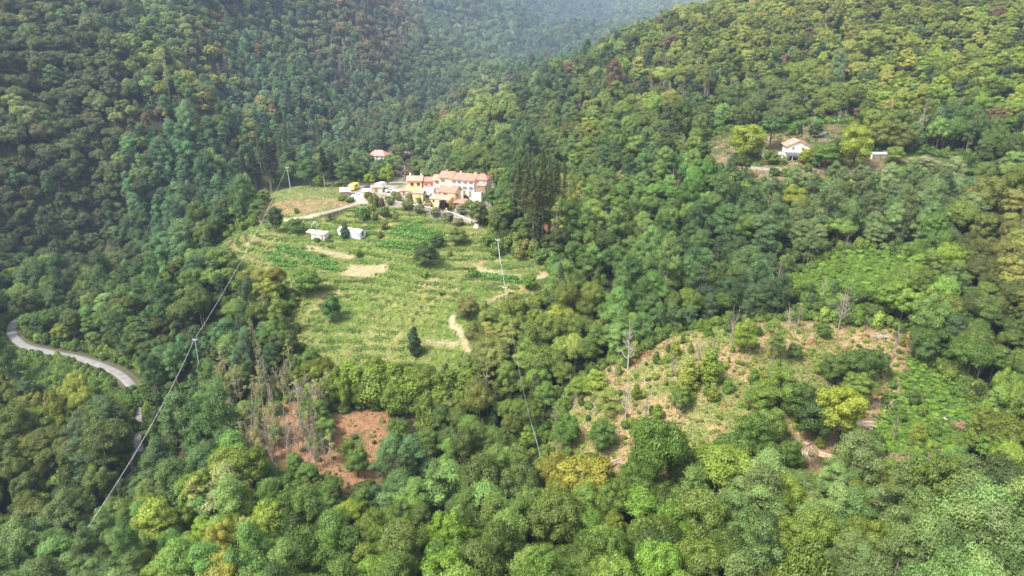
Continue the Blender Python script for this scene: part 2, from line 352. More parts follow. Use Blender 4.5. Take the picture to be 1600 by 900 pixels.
def tag(o, label=None, cat=None, group=None, kind=None):
    if label: o['label'] = label
    if cat: o['category'] = cat
    if group: o['group'] = group
    if kind: o['kind'] = kind
    return o
def np_mesh(name, V, Fq, mat=None, smooth=False, cols=None, cname='leafvar'):
    """mesh from numpy: V (n,3), Fq (m,k) all faces with k corners"""
    me = bpy.data.meshes.new(name); V = np.asarray(V, np.float32); Fq = np.asarray(Fq, np.int32)
    m, k = Fq.shape
    me.vertices.add(len(V)); me.vertices.foreach_set('co', V.ravel())
    me.loops.add(m * k); me.loops.foreach_set('vertex_index', Fq.ravel())
    me.polygons.add(m); me.polygons.foreach_set('loop_start', np.arange(0, m * k, k, dtype=np.int32))
    me.update(calc_edges=True)
    if smooth: me.polygons.foreach_set('use_smooth', np.ones(m, bool))
    if cols is not None:
        ca = me.color_attributes.new(cname, 'FLOAT_COLOR', 'POINT'); c = np.ones((len(V), 4), np.float32); c[:, :3] = cols
        ca.data.foreach_set('color', c.ravel())
    if mat: me.materials.append(mat)
    return me
def link(name, me, parent=None, loc=(0, 0, 0), rz=0.0):
    o = bpy.data.objects.new(name, me); COL.objects.link(o); o.location = loc; o.rotation_euler = (0, 0, rz)
    if parent: o.parent = parent
    return o
ny_, nx_ = GXX.shape
V = np.stack([GXX, GYY, H1], -1).reshape(-1, 3)
idx = np.arange(nx_ * ny_).reshape(ny_, nx_)
Q = np.stack([idx[:-1, :-1], idx[:-1, 1:], idx[1:, 1:], idx[1:, :-1]], -1).reshape(-1, 4)
tag(link('terrain', np_mesh('terrain', V, Q, M_GROUND, True, G.reshape(-1, 3), 'soil')), kind='structure')

# the tarmac lane
def ribbon(name, L, zf, half, lift, mat, kind='structure'):
    L = np.array(L); T = np.gradient(L, axis=0); T /= np.linalg.norm(T, axis=1)[:, None] + 1e-9; Nn = np.c_[-T[:, 1], T[:, 0]]
    vs_ = []
    for s in (-1, -.5, 0, .5, 1):
        p = L + Nn * half * s; vs_.append(np.c_[p, zf + lift + (.03 if s == 0 else 0)])
    n = len(L); Vv = np.concatenate(vs_); f = []
    for k in range(4):
        for i in range(n - 1): f.append((k*n+i, k*n+i+1, (k+1)*n+i+1, (k+1)*n+i))
    # skirts down to the verge, so that the carriageway has thickness
    base = len(Vv); e0 = vs_[0].copy(); e0[:, 2] -= .5; e1 = vs_[4].copy(); e1[:, 2] -= .5; Vv = np.concatenate([Vv, e0, e1])
    for i in range(n - 1):
        f.append((base+i, base+i+1, i+1, i)); f.append((4*n+i, 4*n+i+1, base+n+i+1, base+n+i))
    return tag(link(name, np_mesh(name, Vv, np.array(f)[:, ::-1], mat, True)), kind=kind)
M_TARMAC = plain('worn_tarmac', (.19, .185, .18), .14, .6, .9)
rl = smooth_line(RL, 2); rl = np.array(rl); _, rz2 = nearest_z(RL, RZ, rl[:, 0], rl[:, 1])
ribbon('road', rl, rz2, 1.3, .10, M_TARMAC)
# ------------------------------------------------------------------ foliage
def leaf_build(nt, b):
    """leaf colour comes from the tree's own 'tint' property or instance attribute"""
    at = N(nt, 'ShaderNodeAttribute', attribute_name='tint'); at.attribute_type = 'INSTANCER'
    lv = N(nt, 'ShaderNodeAttribute', attribute_name='leafvar')
    mx = N(nt, 'ShaderNodeVectorMath', operation='MULTIPLY'); nt.links.new(at.outputs['Color'], mx.inputs[0]); nt.links.new(lv.outputs['Color'], mx.inputs[1])
    nt.nodes.remove(b); out = nt.nodes['Material Output']
    d = N(nt, 'ShaderNodeBsdfDiffuse'); tr = N(nt, 'ShaderNodeBsdfTranslucent'); ms = N(nt, 'ShaderNodeMixShader', Fac=.2)
    tw = N(nt, 'ShaderNodeVectorMath', operation='MULTIPLY'); tw.inputs[1].default_value = (1.25, 1.35, .6)
    nt.links.new(mx.outputs[0], tw.inputs[0]); nt.links.new(mx.outputs[0], d.inputs['Color']); nt.links.new(tw.outputs[0], tr.inputs['Color'])
    nt.links.new(d.outputs[0], ms.inputs[1]); nt.links.new(tr.outputs[0], ms.inputs[2])
    gl = N(nt, 'ShaderNodeBsdfGlossy', Roughness=.45); gl.inputs['Color'].default_value = (.8, .85, .9, 1)
    m2 = N(nt, 'ShaderNodeMixShader', Fac=.02); nt.links.new(ms.outputs[0], m2.inputs[1]); nt.links.new(gl.outputs[0], m2.inputs[2])
    nt.links.new(m2.outputs[0], out.inputs['Surface'])
M_LEAF = nodemat('leaves', leaf_build)
M_BARK = plain('brown_bark', (.11, .085, .065), .35, 1.2)
M_PALEBARK = plain('pale_dead_wood', (.34, .295, .25), .25, 1.2)
M_GREYBARK = plain('grey_bark', (.24, .20, .165), .3, 1.2)

def unit(v): return v / (np.linalg.norm(v, axis=-1, keepdims=True) + 1e-9)
def leaves(P, Nn, l, w, rng, droop=0.0, fold=.12):
    n = len(P); Nn = unit(Nn); a = unit(rng.normal(size=(n, 3))); t = unit(np.cross(Nn, a)); t[:, 2] -= droop; t = unit(t); b = unit(np.cross(Nn, t))
    l = l * rng.uniform(.4, 1.6, (n, 1)); w = w * rng.uniform(.7, 1.3, (n, 1))
    V = np.stack([P - t * l / 2, P + b * w / 2 + Nn * fold * l - t * l * .08, P + t * l / 2, P - b * w / 2 + Nn * fold * l * .5 + t * l * .08], 1).reshape(-1, 3)
    F = np.arange(4 * n).reshape(n, 4)
    return V, F
def leaf_mesh(name, groups, rng):
    Vs, Fs, Cs, o = [], [], [], 0
    for V, F, c in groups:
        n = len(F); k = rng.uniform(.86, 1.14, (n, 1)); col = np.ones((n, 3)) * k * np.asarray(c)
        col[:, 0] *= rng.uniform(.9, 1.12, n)
        Vs.append(V); Fs.append(F + o); Cs.append(np.repeat(col, 4, 0)); o += len(V)
    return np_mesh(name, np.concatenate(Vs), np.concatenate(Fs), M_LEAF, False, np.concatenate(Cs))
def tube_np(pts_, rad, seg=6):
    P = np.array(pts_, float); n = len(P); T = unit(np.gradient(P, axis=0)); ref = np.array([.31, .95, .1]); A = unit(np.cross(T, ref)); B = np.cross(T, A)
    th = np.linspace(0, 2*np.pi, seg, endpoint=False); rad = np.asarray(rad, float)
    V = (P[:, None] + (A[:, None] * np.cos(th)[None, :, None] + B[:, None] * np.sin(th)[None, :, None]) * rad[:, None, None]).reshape(-1, 3)
    F = []
    for i in range(n - 1):
        for j in range(seg): F.append((i*seg+j, i*seg+(j+1) % seg, (i+1)*seg+(j+1) % seg, (i+1)*seg+j))
    return V, np.array(F)
def join_np(parts):
    Vs, Fs, o = [], [], 0
    for V, F in parts: Vs.append(V); Fs.append(F + o); o += len(V)
    return np.concatenate(Vs), np.concatenate(Fs)

def crown_round(seed, r=3.5, h=6.4, z0=6.2, nclump=50, dens=1.0, flat=.85, lw=(.25, .17), uneven=.5):
    """oak or chestnut: rounded lobes of leaves round a hollow middle"""
    rng = np.random.default_rng(seed); G_ = []
    lob = unit(rng.normal(size=(7, 3)) * [1, 1, .8]); la = rng.uniform(-uneven * .5, uneven, 7)
    for i in range(nclump):
        u = rng.uniform(-.75, 1); th = rng.uniform(0, 2*np.pi); s = math.sqrt(max(0, 1 - u*u)); d = np.array([s*math.cos(th), s*math.sin(th), u])
        k = 1 + sum(a * max(0, d @ q) ** 4 for a, q in zip(la, lob)) - .1
        rr = rng.uniform(.42, .86) * k
        wz = h / 2 if u > 0 else h / 2 * .8
        c = np.array([d[0] * r * rr, d[1] * r * rr, z0 + d[2] * wz * rr]); rc = rng.uniform(.19, .36) * r
        n = int(430 * dens * (rc / 1.1) ** 2)
        dd = rng.normal(size=(n, 3)); dd[:, 2] = np.abs(dd[:, 2]) * np.where(rng.random(n) < .78, 1, -1); dd = unit(dd)
        rad = rc * rng.uniform(.60, 1.14, (n, 1)); P = c + dd * rad * rng.uniform(.75, 1.3, 3) * [1, 1, flat]
        G_.append((*leaves(P, dd + rng.normal(size=(n, 3)) * .30 + [0, 0, .15], *lw, rng), rng.uniform(.88, 1.14)))
    return leaf_mesh('round_crown', G_, rng)
def crown_feather(seed, r=3.2, top=11.0, low=3.6, ntier=30, dens=1.0):
    """locust: layered, feathery sprays on rising limbs with gaps between them"""
    rng = np.random.default_rng(seed); G_ = []
    for i in range(ntier):
        f = (i + rng.random()) / ntier; z = low + (top - low) * f; prof = math.sin(math.pi * min(1, .22 + f * .80)) ** .7
        th = rng.uniform(0, 2*np.pi); q = rng.uniform(.25, 1.0) ** .7 * r * prof
        c = np.array([math.cos(th) * q, math.sin(th) * q, z]); rc = rng.uniform(.65, 1.25) * r / 3.2
        n = int(360 * dens * rc * rc)
        dd = unit(rng.normal(size=(n, 3))); P = c + dd * rc * [1.1, 1.1, .62] * rng.uniform(.7, 1.35, 3) * rng.uniform(.35, 1.15, (n, 1))
        P[:, 2] -= ((P[:, 0] - c[0]) ** 2 + (P[:, 1] - c[1]) ** 2) * .07
        G_.append((*leaves(P, dd * .75 + rng.normal(size=(n, 3)) * .3 + [0, 0, .5], .34, .125, rng, droop=.25, fold=.06), rng.uniform(.88, 1.14)))
    return leaf_mesh('feather_crown', G_, rng)
def crown_column(seed, r=1.5, top=9.0, low=1.2, n=34, lw=(.34, .22)):
    rng = np.random.default_rng(seed); G_ = []
    for i in range(n):
        f = (i + rng.random()) / n; z = low + (top - low) * f; pr = (1 - f) ** .55 * (.55 + .6 * min(1, f * 5)); th = rng.uniform(0, 2*np.pi); q = r * pr * rng.uniform(.2, .8)
        c = np.array([math.cos(th) * q, math.sin(th) * q, z]); rc = rng.uniform(.4, .8) * r * (.45 + .6 * pr); m = int(170 * (rc / .8) ** 2) + 20
        dd = unit(rng.normal(size=(m, 3))); P = c + dd * rc * [1, 1, 1.25] * rng.uniform(.6, 1.08, (m, 1))
        G_.append((*leaves(P, dd + rng.normal(size=(m, 3)) * .5 + [0, 0, .2], *lw, rng), rng.uniform(.85, 1.15)))
    return leaf_mesh('column_crown', G_, rng)
def crown_conifer(seed, r=2.6, top=24.0, low=8.0, nb=150, droop=.35):
    """spruce: whorls of drooping needle-hung branches"""
    rng = np.random.default_rng(seed); G_ = []
    for i in range(nb):
        f = (i + rng.random()) / nb; z = low + (top - low) * f; L = r * ((1 - f) ** .9 * .97 + .03) * rng.uniform(.6, 1.1); th = i * 2.4 + rng.uniform(-.3, .3)
        n = int(28 + 46 * L / r); s = rng.random((n, 1)) ** .8 * L; wd = rng.normal(size=(n, 1)) * .16 * (s + .4)
        ax = np.array([math.cos(th), math.sin(th), 0]); bx = np.array([-ax[1], ax[0], 0])
        P = np.array([0, 0, z]) + ax * s + bx * wd + np.array([0, 0, 1]) * (-droop * s - np.abs(rng.normal(size=(n, 1))) * .35 + .08 * s * s / max(L, .3))
        G_.append((*leaves(P, np.array([0, 0, .8]) + rng.normal(size=(n, 3)) * .55 + ax * .4, .42, .15, rng, droop=.5, fold=.04), rng.uniform(.8, 1.2)))
    return leaf_mesh('needle_crown', G_, rng)
def bush(seed, r=1.0, h=1.3, n=9, lw=(.24, .16)):
    rng = np.random.default_rng(seed); G_ = []
    for i in range(n):
        th = rng.uniform(0, 2*np.pi); q = r * .62 * rng.random() ** .5; rc = rng.uniform(.32, .55) * r; c = np.array([math.cos(th)*q, math.sin(th)*q, rng.uniform(.25, .75) * h * (1 - .3*q/r)])
        m = int(260 * (rc / .5) ** 2 * .6)
        dd = rng.normal(size=(m, 3)); dd[:, 2] = np.abs(dd[:, 2]) * np.where(rng.random(m) < .8, 1, -1); dd = unit(dd); P = c + dd * rc * [1, 1, .9 * h / r / 1.2] * rng.uniform(.65, 1.08, (m, 1))
        P[:, 2] = np.maximum(P[:, 2], .02)
        G_.append((*leaves(P, dd + rng.normal(size=(m, 3)) * .5 + [0, 0, .2], *lw, rng), rng.uniform(.85, 1.15)))
    return leaf_mesh('bush_leaves', G_, rng)
def wood(seed, top, low, r, nlimb=7, r0=.2, lean=.5, mat=None, seg=6, twigs=0, up=.9):
    rng = np.random.default_rng(seed); lx, ly = rng.normal(size=2) * lean * .5
    zs = np.linspace(-.6, top, 8); f = np.clip(zs / top, 0, 1)
    ctr = np.stack([lx * f ** 1.5 + np.sin(zs * .7 + seed) * .07 * f, ly * f ** 1.5 + np.cos(zs * .9 + seed) * .07 * f, zs], -1)
    parts = [tube_np(ctr, r0 * (1.15 - f * .95), seg)]
    for i in range(nlimb):
        z = rng.uniform(low * .8, top * .82); k = np.interp(z, zs, np.arange(8)); b = np.array([np.interp(z, zs, ctr[:, 0]), np.interp(z, zs, ctr[:, 1]), z])
        th = i * 2.4 + rng.uniform(-.5, .5); L = r * rng.uniform(.6, .95) * (1.1 - z / top * .5)
        e = b + np.array([math.cos(th) * L, math.sin(th) * L, L * rng.uniform(.45, up)]); m = (b + e) / 2 + [0, 0, -.12 * L] + rng.normal(size=3) * .12
        rr = r0 * (1.1 - z / top) * .5 + .025
        parts.append(tube_np([b, m, e], [rr, rr * .65, rr * .22], max(4, seg - 1)))
        for j in range(twigs):
            s = rng.uniform(.3, .95); p = b + (e - b) * s; d = unit(rng.normal(size=3) + unit(e - b) * 1.1 + [0, 0, .6]) * L * rng.uniform(.25, .5)
            parts.append(tube_np([p, p + d * .5 + rng.normal(size=3) * .05, p + d], [rr * .4, rr * .26, rr * .12], 4))
    V, F = join_np(parts)
    return np_mesh('trunk', V, F, mat or M_BARK, True)

# species: list of (crown mesh, trunk mesh)
SPC = {}
SPC['oak'] = [(crown_round(100 + i, r=3.5 + .3 * (i % 3), uneven=.45 + .2 * (i % 2)), wood(100 + i, 8.2, 2.6, 3.2)) for i in range(5)]
SPC['chestnut'] = [(crown_round(120 + i, r=3.3, h=6.8, nclump=62, flat=.7, lw=(.31, .17), uneven=.6), wood(120 + i, 8.4, 2.6, 3.0)) for i in range(4)]
SPC['locust'] = [(crown_feather(140 + i, r=3.0 + .25 * (i % 3), ntier=30 + 4 * (i % 3)), wood(140 + i, 10.2, 3.4, 2.6, mat=M_GREYBARK, r0=.17)) for i in range(6)]
SPC['column'] = [(crown_column(160 + i, r=1.7 + .2 * (i % 2)), wood(160 + i, 8.6, 1.5, 1.0, nlimb=3, r0=.12)) for i in range(3)]
SPC['spruce'] = [(crown_conifer(170 + i, low=6.0 + 2 * i), wood(170 + i, 23.5, 9, 1.4, nlimb=9, r0=.28, lean=.3, mat=M_GREYBARK)) for i in range(3)]
SPC['sparse'] = [(crown_feather(180 + i, r=2.0, top=10.5, low=3.5, ntier=18, dens=.55), wood(180 + i, 10.8, 2.5, 2.2, nlimb=14, r0=.14, mat=M_PALEBARK, twigs=3)) for i in range(3)]
SPC['open'] = [(crown_round(240 + i, r=3.5, h=7.9, z0=4.2, nclump=60, uneven=.3), wood(240 + i, 6.5, 1.2, 2.8)) for i in range(4)]
BARE = [wood(200 + i, 9.5 + i * .4, 2.5, 2.2 + .3 * (i % 2), nlimb=18, r0=.19, lean=1.2, mat=M_PALEBARK if i % 2 else M_GREYBARK, twigs=5, up=1.6) for i in range(5)]
BUSH = [bush(220 + i, r=1.0 + .1 * (i % 2), h=1.2 + .25 * (i % 3), n=9 + i) for i in range(5)]
# ------------------------------------------------------------------ which trees grow where
LEAF_GAIN = np.array([1.62, 1.48, 1.06])
DK, MID, YG, OL, BR = (.050, .070, .034), (.060, .100, .031), (.100, .140, .032), (.095, .115, .036), (.15, .115, .05)
LB, LP, LD, LG = (.052, .108, .058), (.086, .142, .056), (.046, .082, .042), (.086, .145, .038)
KINDS_ = ['oak', 'chestnut', 'locust', 'column', 'sparse', 'spruce', 'open']
ZONES = [ # px, py, radius, weights of oak chestnut locust column sparse spruce, broadleaf colour, locust colour
(80,60,110,(.75,.15,.08,0,.02,0),DK,LD),(60,240,120,(.85,.05,.08,0,.02,0),DK,LD),(20,160,80,(.8,.1,.1,0,0,0),(.05,.07,.03),LD),(250,70,60,(.5,.3,.15,0,.05,0),MID,LD),
(300,120,55,(.3,.45,.05,0,.2,0),(.10,.13,.035),LD),(285,235,85,(.05,0,.95,0,0,0),MID,LB),(250,320,60,(.1,0,.9,0,0,0),MID,LB),(450,120,80,(.35,.05,.6,0,0,0),DK,(.042,.09,.055)),
(400,200,45,(.35,.35,.2,0,.1,0),(.09,.12,.035),LB),(480,70,60,(.4,.3,.25,0,.05,0),MID,LD),(570,60,70,(.55,.15,.1,0,.2,0),(.075,.075,.045),LD),(560,150,60,(.5,0,.5,0,0,0),DK,LD),
(640,130,60,(.7,.1,.2,0,0,0),(.04,.07,.028),LD),(520,220,50,(.2,0,.8,0,0,0),DK,LB),(620,210,50,(.5,0,.5,0,0,0),DK,LD),(730,60,70,(.7,.2,.1,0,0,0),(.05,.085,.035),LD),(860,50,80,(.7,.1,.2,0,0,0),(.05,.09,.04),LB),
(150,380,60,(.8,.05,.15,0,0,0),DK,LD),(90,330,70,(.9,0,.1,0,0,0),(.042,.066,.03),LD),
(765,168,40,(.5,.4,.1,0,0,0),(.085,.13,.03),LG),(700,205,30,(.6,.3,.1,0,0,0),(.08,.125,.03),LG),(640,180,35,(.5,0,.5,0,0,0),DK,(.036,.07,.04)),(690,140,40,(.6,0,.4,0,0,0),(.04,.065,.035),(.04,.075,.045)),(850,140,50,(.3,.1,.6,0,0,0),MID,LD),(920,110,40,(.5,.2,.3,0,0,0),MID,LD),(1000,60,60,(.5,.4,.1,0,0,0),(.08,.13,.03),LD),(1130,60,80,(.2,.75,0,0,.05,0),YG,LD),
(1350,50,110,(.1,.88,0,0,.02,0),YG,LD),(1550,40,100,(.1,.9,0,0,0,0),YG,LD),(1450,110,80,(.3,.65,.05,0,0,0),(.11,.16,.028),LD),(1580,140,60,(.3,.6,.1,0,0,0),(.10,.15,.028),LD),
(1050,120,60,(.4,.3,.1,0,.2,0),(.095,.13,.035),LD),(950,180,60,(.5,.35,.05,0,.1,0),(.085,.125,.03),LD),(1150,150,60,(.6,.2,.1,0,.1,0),MID,LD),(1300,150,60,(.5,.35,.15,0,0,0),(.085,.12,.03),LD),
(1500,190,70,(.6,.1,.2,0,.1,0),(.035,.07,.025),LD),(1200,180,40,(.8,0,.2,0,0,0),DK,LD),(1590,230,50,(.5,.4,.1,0,0,0),MID,LD),(820,220,60,(.5,.2,.2,.1,0,0),MID,LD),(980,240,60,(.6,.15,.15,0,.1,0),MID,LD),(690,230,40,(.5,.1,.4,0,0,0),MID,LD),
(960,320,60,(.15,.05,.7,.05,.05,0),MID,LG),(1060,290,40,(.85,.1,.05,0,0,0),(.055,.125,.028),LG),(1000,410,60,(.2,0,.75,0,.05,0),MID,(.064,.125,.042)),(1120,370,70,(.15,0,.75,.05,.05,0),MID,(.052,.10,.04)),(1200,400,50,(.2,0,.6,.15,.05,0),MID,LD),
(1300,320,80,(.05,0,.95,0,0,0),MID,(.085,.135,.062)),(1450,290,70,(.05,0,.95,0,0,0),MID,(.10,.155,.075)),(1500,330,30,(.5,0,.5,0,0,0),MID,LD),(1560,350,50,(.7,.2,.1,0,0,0),(.085,.10,.034),LD),(1570,430,50,(.6,.3,.1,0,0,0),(.078,.10,.03),LD),
(1450,420,50,(.4,.4,.2,0,0,0),(.08,.14,.03),LG),(1100,470,45,(.3,.2,.35,.1,.05,0),(.09,.14,.03),LD),(1280,480,60,(.6,.1,.2,.1,0,0),MID,LD),(1500,480,60,(.6,.2,.2,0,0,0),MID,LD),
(1560,560,60,(.6,.25,.15,0,0,0),(.065,.11,.028),LG),(1560,660,60,(.3,.5,.2,0,0,0),(.10,.15,.03),LG),(1500,780,90,(.15,.03,.82,0,0,0),(.09,.14,.03),LP),(1250,850,110,(.15,.1,.75,0,0,0),(.10,.15,.03),LP),(1150,800,50,(.2,.1,.7,0,0,0),MID,(.10,.155,.06)),
(1380,700,40,(.4,.5,.1,0,0,0),(.11,.16,.03),LP),(1000,800,70,(.75,.1,.15,0,0,0),(.07,.12,.025),LG),(900,730,45,(.7,.3,0,0,0,0),(.12,.145,.025),LG),(900,840,60,(.5,.3,.2,0,0,0),(.075,.12,.026),LG),(760,740,50,(.25,0,.75,0,0,0),MID,LG),
(690,690,40,(.5,0,.5,0,0,0),MID,LG),(620,720,45,(.2,0,.8,0,0,0),DK,LB),(1080,700,40,(.8,.2,0,0,0,0),MID,LG),(600,830,80,(.4,.3,.3,0,0,0),(.08,.135,.025),LG),(480,790,50,(.4,.1,.5,0,0,0),(.055,.10,.025),LG),(330,850,80,(.25,.2,.5,0,.05,0),(.11,.16,.03),(.085,.165,.05)),
(120,860,60,(.2,.1,.65,0,.05,0),MID,(.08,.135,.055)),(40,720,60,(.6,.1,.1,.2,0,0),(.06,.085,.025),LD),(60,620,50,(.45,.15,.1,.3,0,0),(.085,.11,.028),LD),(150,690,50,(.5,0,.4,.1,0,0),MID,LD),(290,620,60,(.25,0,.75,0,0,0),MID,(.058,.115,.042)),(250,700,50,(.3,0,.6,.1,0,0),MID,LD),
(300,520,60,(.3,.05,.6,.05,0,0),MID,LB),(190,470,60,(.4,.05,.55,0,0,0),MID,(.058,.11,.042)),(60,450,50,(.7,.1,.2,0,0,0),MID,LD),(400,420,35,(.85,.15,0,0,0,0),(.085,.105,.025),LD),(340,430,40,(.5,.1,.4,0,0,0),MID,LD),(340,360,40,(.6,.1,.3,0,0,0),MID,LD),
(380,560,40,(.15,0,.5,0,.35,0),MID,LB),(460,500,30,(.4,0,.5,0,.1,0),MID,LG),(560,600,40,(.35,.1,.15,.4,0,0),(.09,.14,.028),LG),(660,610,40,(.4,.1,.1,.4,0,0),(.095,.14,.028),LG),(760,580,45,(.6,.1,.1,.1,.1,0),(.10,.13,.045),LG),(880,500,40,(.8,.1,.05,.05,0,0),(.085,.12,.03),LG),
(820,630,50,(.5,.1,.2,.2,0,0),(.075,.12,.028),LG),(430,250,30,(.4,.1,.2,0,0,.3),DK,LD),(520,260,35,(.6,.1,.2,0,0,.1),MID,LB),(620,265,40,(.6,.2,.1,.1,0,0),(.075,.12,.035),LB),(740,255,40,(.6,.2,.2,0,0,0),MID,LG),(880,400,30,(.4,0,.4,.1,.1,0),MID,LD),
]
_Z = np.array([z[:3] for z in ZONES], float); _ZP = np.array([z[3] for z in ZONES]); _ZB = np.array([z[4] for z in ZONES]); _ZL = np.array([z[5] for z in ZONES])
def zone_at(px, py):
    d2 = (px[:, None] - _Z[None, :, 0]) ** 2 + (py[:, None] - _Z[None, :, 1]) ** 2
    w = np.exp(-d2 / (2 * (_Z[None, :, 2] * .55) ** 2)) + 1e-9 / (d2 + 1); w /= w.sum(1, keepdims=True)
    return w @ _ZP, w @ _ZB, w @ _ZL

NO_TREES = ['meadow', 'field', 'village', 'dirt', 'knoll', 'gully', 'glade', 'farm', 'conifer', 'fields_behind', 'brush', 'hole', 'leftgap', 'farhouse', 'plateau', 'roadside', 'glimpse', 'knollfoot', 'gullyfoot']
OPEN = np.clip(sum(MASK[k] for k in NO_TREES) + line_mask('road', 2.8, 1.0) + line_mask('road_lower', 1.3, .6) + line_mask('path2', 1.2, 1) + line_mask('track', 2.6, 1) + line_mask('far_road', 2.5, 2), 0, 1)
def visible(x, y, z, eyes=((0, 0, 0), (-18, 0, 4), (18, 0, 4), (0, 0, 12))):
    ok = np.zeros(len(x), bool); ts = np.linspace(.02, .97, 60)
    for ex, ey, ez in eyes:
        clear = np.ones(len(x), bool)
        for t in ts:
            X_ = ex + (x - ex) * t; Y_ = ey + (y - ey) * t; Z_ = ez + (z - ez) * t
            clear &= Z_ > h_fin(X_, Y_) - 0.5
        ok |= clear
    return ok
def scatter(y0, y1, s, seed, jitter=.55):
    rng = np.random.default_rng(seed); half = y1 * 1.0 + 40
    xs = np.arange(-half, half, s); ys = np.arange(y0, y1, s * .9)
    A, B = np.meshgrid(xs, ys); A = A + (np.arange(len(ys)) % 2)[:, None] * s * .5
    A = (A + rng.uniform(-jitter, jitter, A.shape) * s).ravel(); B = (B + rng.uniform(-jitter, jitter, B.shape) * s).ravel()
    Z = h_fin(A, B); px, py, d = proj(A, B, Z + 7)
    k = (px > -150) & (px < 1750) & (py > -110) & (py < 1080) & (B > 20); A, B, Z, px, py, d = A[k], B[k], Z[k], px[k], py[k], d[k]
    k = visible(A, B, Z + 13); return [q[k] for q in (A, B, Z, px, py, d)]
bands = [scatter(34, 160, 4.15, 1), scatter(160, 330, 4.9, 2), scatter(330, 620, 5.6, 3), scatter(620, 1100, 7.2, 4), scatter(1100, 2100, 10.0, 5), scatter(2100, 3400, 14.0, 6)]
A, B, Z, PXX, PYY, DD = [np.concatenate([b[i] for b in bands]) for i in range(6)]
big = np.concatenate([np.full(len(b[0]), f) for b, f in zip(bands, (.72, .80, .92, 1.05, 1.35, 1.7))])
k = bilin(GX, GY, OPEN, A, B) < .25
A, B, Z, PXX, PYY, DD, big = [q[k] for q in (A, B, Z, PXX, PYY, DD, big)]
n = len(A); PR, CB, CL = zone_at(PXX, PYY)
cs = np.cumsum(PR / PR.sum(1, keepdims=True), 1); rnd = RNG.random(n) * .999
# trees of a kind keep together: the draw is partly a smooth field
rnd = np.clip(.5 * rnd + .5 * (.5 + .5 * vnoise(A, B, 13, 77)) , 0, .999) if False else rnd
spec = (rnd[:, None] > cs).sum(1)
SIZE = big * np.clip(RNG.normal(1.0, .2, n), .5, 1.55) * (1 + .25 * vnoise(A, B, 18, 78))
SIZE = np.where(PYY > 640, SIZE * 1.06, SIZE)
tint = np.where((spec == 2)[:, None], CL, CB)
tint = np.where((spec == 4)[:, None], CL * [1.5, 1.15, 1.0] + [.04, .03, .02], tint); tint = np.where((spec == 5)[:, None], np.array([.035, .055, .025]), tint)
v = np.exp(RNG.normal(0, .27, (n, 1))) * np.exp(.22 * vnoise(A, B, 16, 79))[:, None]
tint = tint * v * np.exp(RNG.normal(0, .05, (n, 3)))
WIRES = [gpoly([(453,300),(314,590)]), gpoly([(314,590),(120,866)])]
for wl in WIRES: SIZE = np.where(dist_line(wl, A, B) < 5, SIZE * .5, SIZE)
SIZE = np.where((mask_at('nearfarm', A, B) > .15) | (mask_at('nearglade', A, B) > .3), SIZE * .55, SIZE)
wy = (RNG.random(n) < .06)[:, None] & (spec != 5)[:, None]; tint = np.where(wy, tint * [1.28, 1.12, .9], tint)      # a few yellowing crowns
wb = (RNG.random(n) < .010)[:, None] & (DD > 250)[:, None]; tint = np.where(wb, np.array([.095, .075, .05]), tint)
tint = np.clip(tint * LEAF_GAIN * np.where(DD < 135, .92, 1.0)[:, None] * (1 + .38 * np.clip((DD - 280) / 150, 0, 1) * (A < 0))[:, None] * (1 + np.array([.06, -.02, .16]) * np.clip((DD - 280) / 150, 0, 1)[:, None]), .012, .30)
ROT = RNG.uniform(0, 2*np.pi, n); SX = SIZE * RNG.uniform(.88, 1.14, n); SZ = SIZE * np.exp(RNG.normal(.05, .17, n))
VAR = RNG.integers(0, 1000, n)

# nearest ones become trees of their own, the rest one wood
def plant(name, kind, vi, x, y, z, sx, sz, rz, tn, label=None, group=None, cat='tree', lean=0.0):
    crown, trunk = SPC[kind][vi % len(SPC[kind])]
    r = bpy.data.objects.new(name, None); COL.objects.link(r); r.empty_display_size = .5
    r.location = (x, y, z); r.rotation_euler = (lean, 0, rz); r.scale = (sx, sx, sz)
    c = link('crown', crown, r); c['tint'] = [float(q) for q in tn]; link('trunk', trunk, r)
    tag(r, label, cat, group); return r, c
infr = (PXX > -15) & (PXX < 1615) & (PYY > -10) & (PYY < 940) & (B > 50)
order = np.argsort(DD)
chosen = []; cap = {'broadleaf': 285, 'locust': 285, 'column': 70, 'sparse': 70, 'spruce': 40}; cnt = dict.fromkeys(cap, 0)
fam = {0: 'broadleaf', 1: 'broadleaf', 2: 'locust', 3: 'column', 4: 'sparse', 5: 'spruce'}
for i in order:
    f = fam[int(spec[i])]
    if infr[i] and cnt[f] < cap[f]: cnt[f] += 1; chosen.append(i)
chosen = np.array(chosen); isch = np.zeros(n, bool); isch[chosen] = True
NAME = {0: 'broadleaf_tree', 1: 'broadleaf_tree', 2: 'locust_tree', 3: 'ivy_clad_tree', 4: 'thin_tree', 5: 'spruce_tree'}
GROUP = {0: 'broadleaf trees of the wood', 1: 'broadleaf trees of the wood', 2: 'locust trees of the wood', 3: 'ivy clad trees of the wood', 4: 'thin half bare trees of the wood', 5: 'spruces of the wood'}
TREES = []       # (root, px, py of the crown, word for its kind, tint, size): labelled together further down
for i in chosen:
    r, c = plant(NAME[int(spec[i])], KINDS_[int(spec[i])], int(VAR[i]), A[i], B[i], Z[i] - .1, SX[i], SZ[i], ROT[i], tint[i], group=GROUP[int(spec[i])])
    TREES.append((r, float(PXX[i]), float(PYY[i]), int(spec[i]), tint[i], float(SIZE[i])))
SRC = {}
for r in [t[0] for t in TREES]:
    for c in r.children: SRC.setdefault(c.data.name, c)

